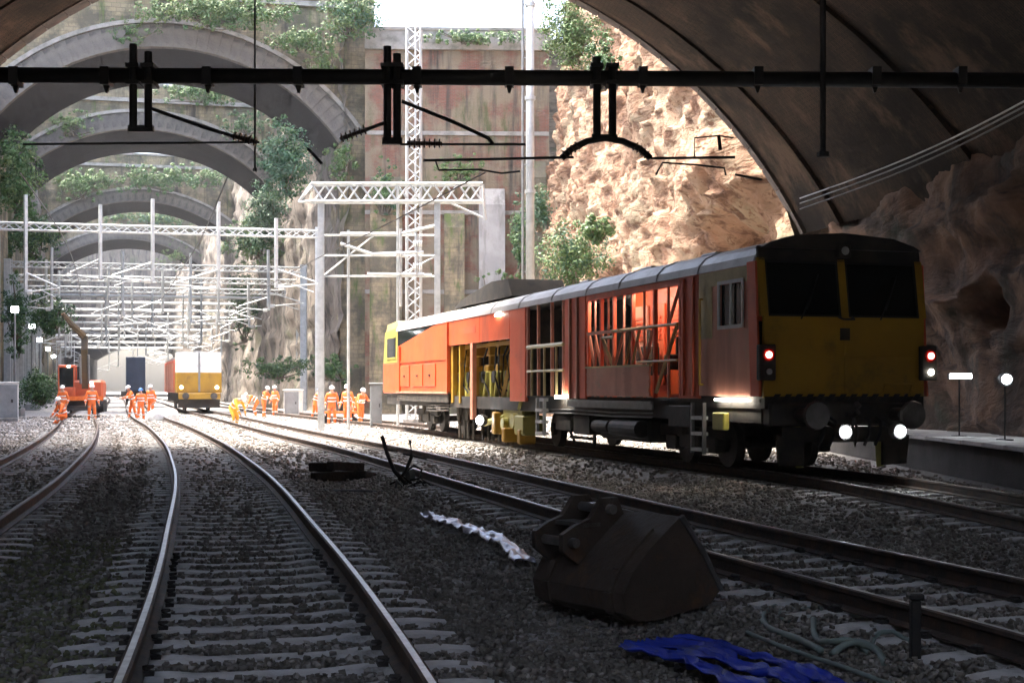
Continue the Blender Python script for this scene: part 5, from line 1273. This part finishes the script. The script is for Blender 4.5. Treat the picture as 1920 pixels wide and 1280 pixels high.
# ------------------------------------------------------------------ foreground: excavator bucket
def bucket():
    # profile of one side plate (metres): a = along the mouth direction, b = up
    a0 = P(1150, 1115, 9.6)
    root = tag(empty('excavator_bucket', (.90, 9.95, -.25), R(-28)), 'dark worn steel excavator bucket lying on the ballast', 'bucket')
    # local x: mouth direction (to the right), local y: bucket width (away from camera)
    Wd = 1.02
    shell = [(.40, .70), (.26, .60), (.10, .48), (-.04, .34), (-.12, .20), (-.10, .07), (0.0, .01), (.16, .0), (.40, .03), (.68, .06)]
    side = [(.40, .70)] + shell[1:] + [(.78, .16), (.62, .42)]
    def plate(b, y0, y1): b.prism(side, y0, y1, 'y')
    for y in (0, Wd - .03):
        b = MB(); plate(b, y, y + .03); b.build('side_plate', 'bucket', root)
    b = MB(); n = len(shell); vs = []
    inner = []
    for i, (a, z) in enumerate(shell):
        p0 = Vector(shell[max(0, i - 1)]); p1 = Vector(shell[min(n - 1, i + 1)]); t = (p1 - p0).normalized(); nn = Vector((-t.y, t.x)); inner.append((a + nn.x * .022, z + nn.y * .022))
    for y in (.031, Wd - .031):
        vs += [(a, y, z) for a, z in shell] + [(a, y, z) for a, z in inner]
    m2 = 2 * n; fs = []
    for i in range(n - 1):
        fs += [(i, i + 1, m2 + i + 1, m2 + i), (n + i, m2 + n + i, m2 + n + i + 1, n + i + 1)]
    fs += [(0, m2, m2 + n, n), (n - 1, 2 * n - 1, m2 + 2 * n - 1, m2 + n - 1)]
    b.add(vs, fs); b.build('shell', 'bucket', root)
    b = MB(); b.box(.66, .80, .0, Wd, .035, .068); b.build('cutting_edge', 'bucket_edge', root)
    for y in (.04, .32, .60, .88):
        b = MB(); b.prism([(.76, .02), (.97, .035), (.97, .05), (.76, .085)], y, y + .1, 'y'); b.build('tooth', 'bucket_edge', root)
    # wear strips round the shell and mounting ears with pins
    for y in (.12, Wd - .2):
        b = MB()
        for i in range(1, 7):
            (a, z), (a2, z2) = shell[i], shell[i + 1]
            t = (Vector((a2, z2)) - Vector((a, z))).normalized(); nx, nz_ = t.y * .02, -t.x * .02
            b.add([(a, y, z), (a2, y, z2), (a2, y + .08, z2), (a, y + .08, z), (a + nx, y, z + nz_), (a2 + nx, y, z2 + nz_), (a2 + nx, y + .08, z2 + nz_), (a + nx, y + .08, z + nz_)], [(4, 5, 6, 7), (0, 1, 5, 4), (3, 7, 6, 2), (0, 4, 7, 3), (1, 2, 6, 5)])
        b.build('wear_strip', 'bucket', root)
    for y in (Wd * .55, Wd * .86):
        b = MB(); b.prism([(.36, .68), (.10, .48), (-.06, .34), (-.20, .44), (-.20, .56), (-.08, .62), (.05, .66), (.16, .80), (.30, .80)], y, y + .045, 'y'); b.build('mounting_ear', 'bucket', root)
    for a, z in ((-.12, .50), (.22, .72)):
        b = MB(); b.cyl((a, Wd * .5, z), (a, Wd * .97, z), .035, 12); b.build('pin', 'bucket_edge', root)
    b = MB(); b.box(-.02, .14, Wd * .55, Wd * .9, .60, .63, Matrix.Rotation(0, 4, 'Y')); b.build('hinge_plate', 'bucket_edge', root)
    b = MB(); b.tube([(.40, -.004, .70), (.62, -.004, .42), (.78, -.004, .16)], .022, 6); b.build('side_cutter', 'bucket_edge', root)
    root.rotation_euler = (0, 0, R(36)); root.scale = (1.06, 1.06, 1.06)
bucket()

# ------------------------------------------------------------------ foreground scraps
def crumpled(name, label, cat, path, width, m, seed, lift=.05, nu=60, nv=14, amp=.06, folds=0.0):
    p = spline(path, .03); t, nn = normals2(p); ks = np.linspace(0, len(p) - 1, nu).astype(int)
    b = MB()
    for a, i in enumerate(ks):
        for j in range(nv):
            s_ = (j / (nv - 1) - .5); wv = width * (.7 + .45 * mnoise.noise(Vector((a * .13, seed, 0))))
            x = p[i, 0] + nn[i, 0] * s_ * wv; y = p[i, 1] + nn[i, 1] * s_ * wv
            q = Vector((x * 4.2, y * 4.2, seed)); z = -.235 + lift * (1 - (2 * s_) ** 4) + amp * abs(mnoise.ridged_multi_fractal(q, 1, 2, 3, 1, 2) - .6) + .02 * mnoise.noise(q * 3)
            if folds: z = -.245 + lift + folds * (abs(mnoise.noise(Vector((a * .05, s_ * 7 + .5 * mnoise.noise(Vector((a * .08, 1, 1))), seed)))) * 1.6 + .25 * mnoise.noise(q * 2))
            b.v.append((x + .03 * mnoise.noise(q * 2), y + .03 * mnoise.noise(q * 2 + Vector((5, 5, 5))), z))
    for a in range(nu - 1):
        for j in range(nv - 1): b.f.append((a * nv + j, a * nv + j + 1, (a + 1) * nv + j + 1, (a + 1) * nv + j)); b.mi.append(0)
    o = b.build(name, m, None, smooth=True, recalc=False)
    sm = o.modifiers.new('thickness', 'SOLIDIFY'); sm.thickness = .008
    return tag(o, label, cat)
def G(u, v, z=-.23): 
    Y = F * (CH - z) / (v - V0); return ((u - 960) * Y / F, Y)
crumpled('plastic_sheet', 'crumpled silvery plastic sheet on the ballast left of the bucket', 'sheet', [G(800, 968), G(860, 988), (G(930, 1015)), G(985, 1055)], .27, 'foil', 2.2, .03, 60, 14, .06)
for k, (dx, wd, lab) in enumerate(((-.22, .20, 'leftmost long strip of blue sheeting on the ballast in front of the bucket'), (.02, .24, 'middle long strip of blue sheeting on the ballast in front of the bucket'), (.27, .15, 'rightmost narrow strip of blue sheeting beside the loose hoses'))):
    pts = [G(1215, 1205), G(1300, 1222), G(1400, 1255), G(1530, 1305), G(1680, 1365), G(1800, 1420)]
    crumpled('blue_sheeting', lab, 'sheet', [(x + dx * .8, y + dx * .55) for x, y in pts], wd * 1.15, 'tarp_blue', 4.4 + k, .015, 110, 16, .07, folds=.05)['group'] = 'strips of blue sheeting'
def hose_coil():
    root = tag(empty('hose_coil', (0, 0, 0)), 'loose grey green hoses tangled beside the blue tarpaulin', 'hose')
    def line(pts, r=.016):
        P3 = []
        for u, v, z in pts: x, y = G(u, v, -.23 + z); P3.append((x, y, -.21 + z))
        q = np.array(P3); n = len(q); t = np.linspace(0, 1, n); tt = np.linspace(0, 1, n * 6)
        sx = spline([(a[0], a[1]) for a in P3], .03); zz = np.interp(np.linspace(0, 1, len(sx)), t, q[:, 2])
        b = MB(); b.tube([(sx[i, 0], sx[i, 1], zz[i]) for i in range(len(sx))], r, 7); b.build('hose', 'hose', root, smooth=True)
    line([(1455, 1140, .02), (1432, 1160, .0), (1440, 1180, .0), (1500, 1205, .02), (1540, 1225, .03)], .024)
    line([(1525, 1165, .08), (1530, 1195, .04), (1560, 1215, .01), (1600, 1205, .05), (1630, 1230, .0)], .02)
    line([(1450, 1130, .02), (1560, 1140, .0), (1640, 1150, .03), (1720, 1165, .0)], .014)
    line([(1560, 1232, .0), (1590, 1208, .06), (1640, 1225, .02), (1660, 1250, .0)], .024)
    line([(1630, 1222, .0), (1650, 1195, .05), (1690, 1192, .08), (1720, 1215, .02)], .016)
    line([(1400, 1190, .0), (1480, 1222, .01), (1600, 1262, .01), (1700, 1300, .0)], .014)
    line([(1470, 1150, .0), (1500, 1140, .05), (1540, 1152, .02), (1520, 1175, .0), (1470, 1165, .02), (1460, 1148, .03)], .012)
hose_coil()
def marker_post():
    x, y = G(1716, 1245); root = tag(empty('marker_post', (x, y, -.26)), 'short black post standing by the track at lower right', 'post')
    b = MB(); b.box(-.03, .03, -.03, .03, 0, .42, bev=.008); b.build('shaft', 'black_steel', root)
    b = MB(); b.box(-.045, .045, -.045, .045, .421, .46, bev=.01); b.build('cap', 'black_steel', root)
    b = MB(); b.box(-.09, .09, -.09, .09, -.02, .03, bev=.01); b.build('foot', 'black_steel', root)
marker_post()
def debris():
    x, y = G(640, 898)
    root = tag(empty('timber_offcuts', (x, y, -.27), R(20)), 'dark heap of timber offcuts on the ballast between two tracks', 'timber')
    rnd = random.Random(4)
    for k, (px, py, pz, L, a, tl) in enumerate(((-.15, 0, .1, .8, .1, 0), (.05, .22, .1, .9, -.2, 0), (.1, .08, .27, .7, .35, .08), (.45, -.05, .09, .5, .9, .15), (-.3, .25, .26, .45, -.5, .0))):
        b = MB(); M = Matrix.Translation((px, py, pz)) @ Matrix.Rotation(a, 4, 'Z') @ Matrix.Rotation(tl, 4, 'Y')
        b.box(-L / 2, L / 2, -.11, .11, -.08, .08, M, .015); b.build('offcut', 'timber', root)
    # bent reinforcement and scrap standing up
    x, y = G(765, 912); root = tag(empty('scrap_wire', (x, y, -.27)), 'tangle of bent dark scrap bars sticking up beside the offcuts', 'scrap')
    k = y / F
    def bar(pts, r): b = MB(); b.tube([((u - 765) * k, dy, (912 - v) * k) for u, v, dy in pts], r, 6); b.build('bar', 'black_steel', root, smooth=True)
    bar([(716, 812, 0), (726, 845, 0), (740, 878, -.05), (772, 912, -.1)], .035); bar([(768, 820, .05), (772, 850, .05), (760, 880, .0), (745, 898, -.1)], .03)
    bar([(725, 838, 0), (745, 842, .05)], .016); bar([(755, 846, .1), (775, 850, .05), (800, 856, 0)], .016); bar([(760, 880, .05), (775, 868, .08), (790, 876, .1), (786, 892, .1), (768, 896, .1)], .022)
    bar([(740, 880, 0), (775, 905, .1), (815, 895, .2), (850, 906, .3)], .03); bar([(772, 912, 0), (810, 925, -.1), (850, 940, -.2)], .026); bar([(790, 905, .1), (830, 918, 0), (842, 950, -.2)], .02)
    rs = random.Random(12)
    for q in range(22):
        x0, y0 = rs.uniform(-.25, .95), rs.uniform(-.9, .25) ; a = rs.uniform(0, 6.28); L = rs.uniform(.2, .55)
        b = MB(); b.tube([(x0, y0, .05), (x0 + math.cos(a) * L * .4, y0 + math.sin(a) * L * .4, rs.uniform(.06, .22)), (x0 + math.cos(a + .4) * L, y0 + math.sin(a + .4) * L, .05)], rs.uniform(.008, .02), 5)
        b.build('bar', rs.choice(('black_steel', 'galv_dark', 'timber')), root, smooth=True)
    b = MB(); b.cyl((-.02, .15, .22), (.06, .2, .24), .1, 12); b.build('reel', 'galv_dark', root)
    x, y = G(640, 918); cab = MB(); cab.tube([(x - .5, y, -.24), (x - .1, y - .1, -.23), (x + .35, y - .05, -.24), (x + .8, y - .3, -.24), (x + 1.1, y - .25, -.24)], .022, 6)
    tag(cab.build('cable_length', 'galv_dark'), 'short pale cable lying on the ballast below the timber heap', 'cable')
debris()

# ------------------------------------------------------------------ the dusty air in the cutting
def haze():
    b = MB(); b.box(-420, 420, -320, 720, -1.6, 44)
    m = bpy.data.materials.new('haze'); m.use_nodes = True; t = m.node_tree; t.nodes.clear()
    o = t.nodes.new('ShaderNodeOutputMaterial'); v = t.nodes.new('ShaderNodeVolumePrincipled')
    v.inputs['Color'].default_value = (.93, .96, 1, 1); v.inputs['Density'].default_value = .00025
    t.links.new(v.outputs[0], o.inputs['Volume'])
    MATS['haze'] = m
    tag(b.build('haze', 'haze'), 'thin dusty haze filling the cutting', 'haze', kind='stuff')
haze()
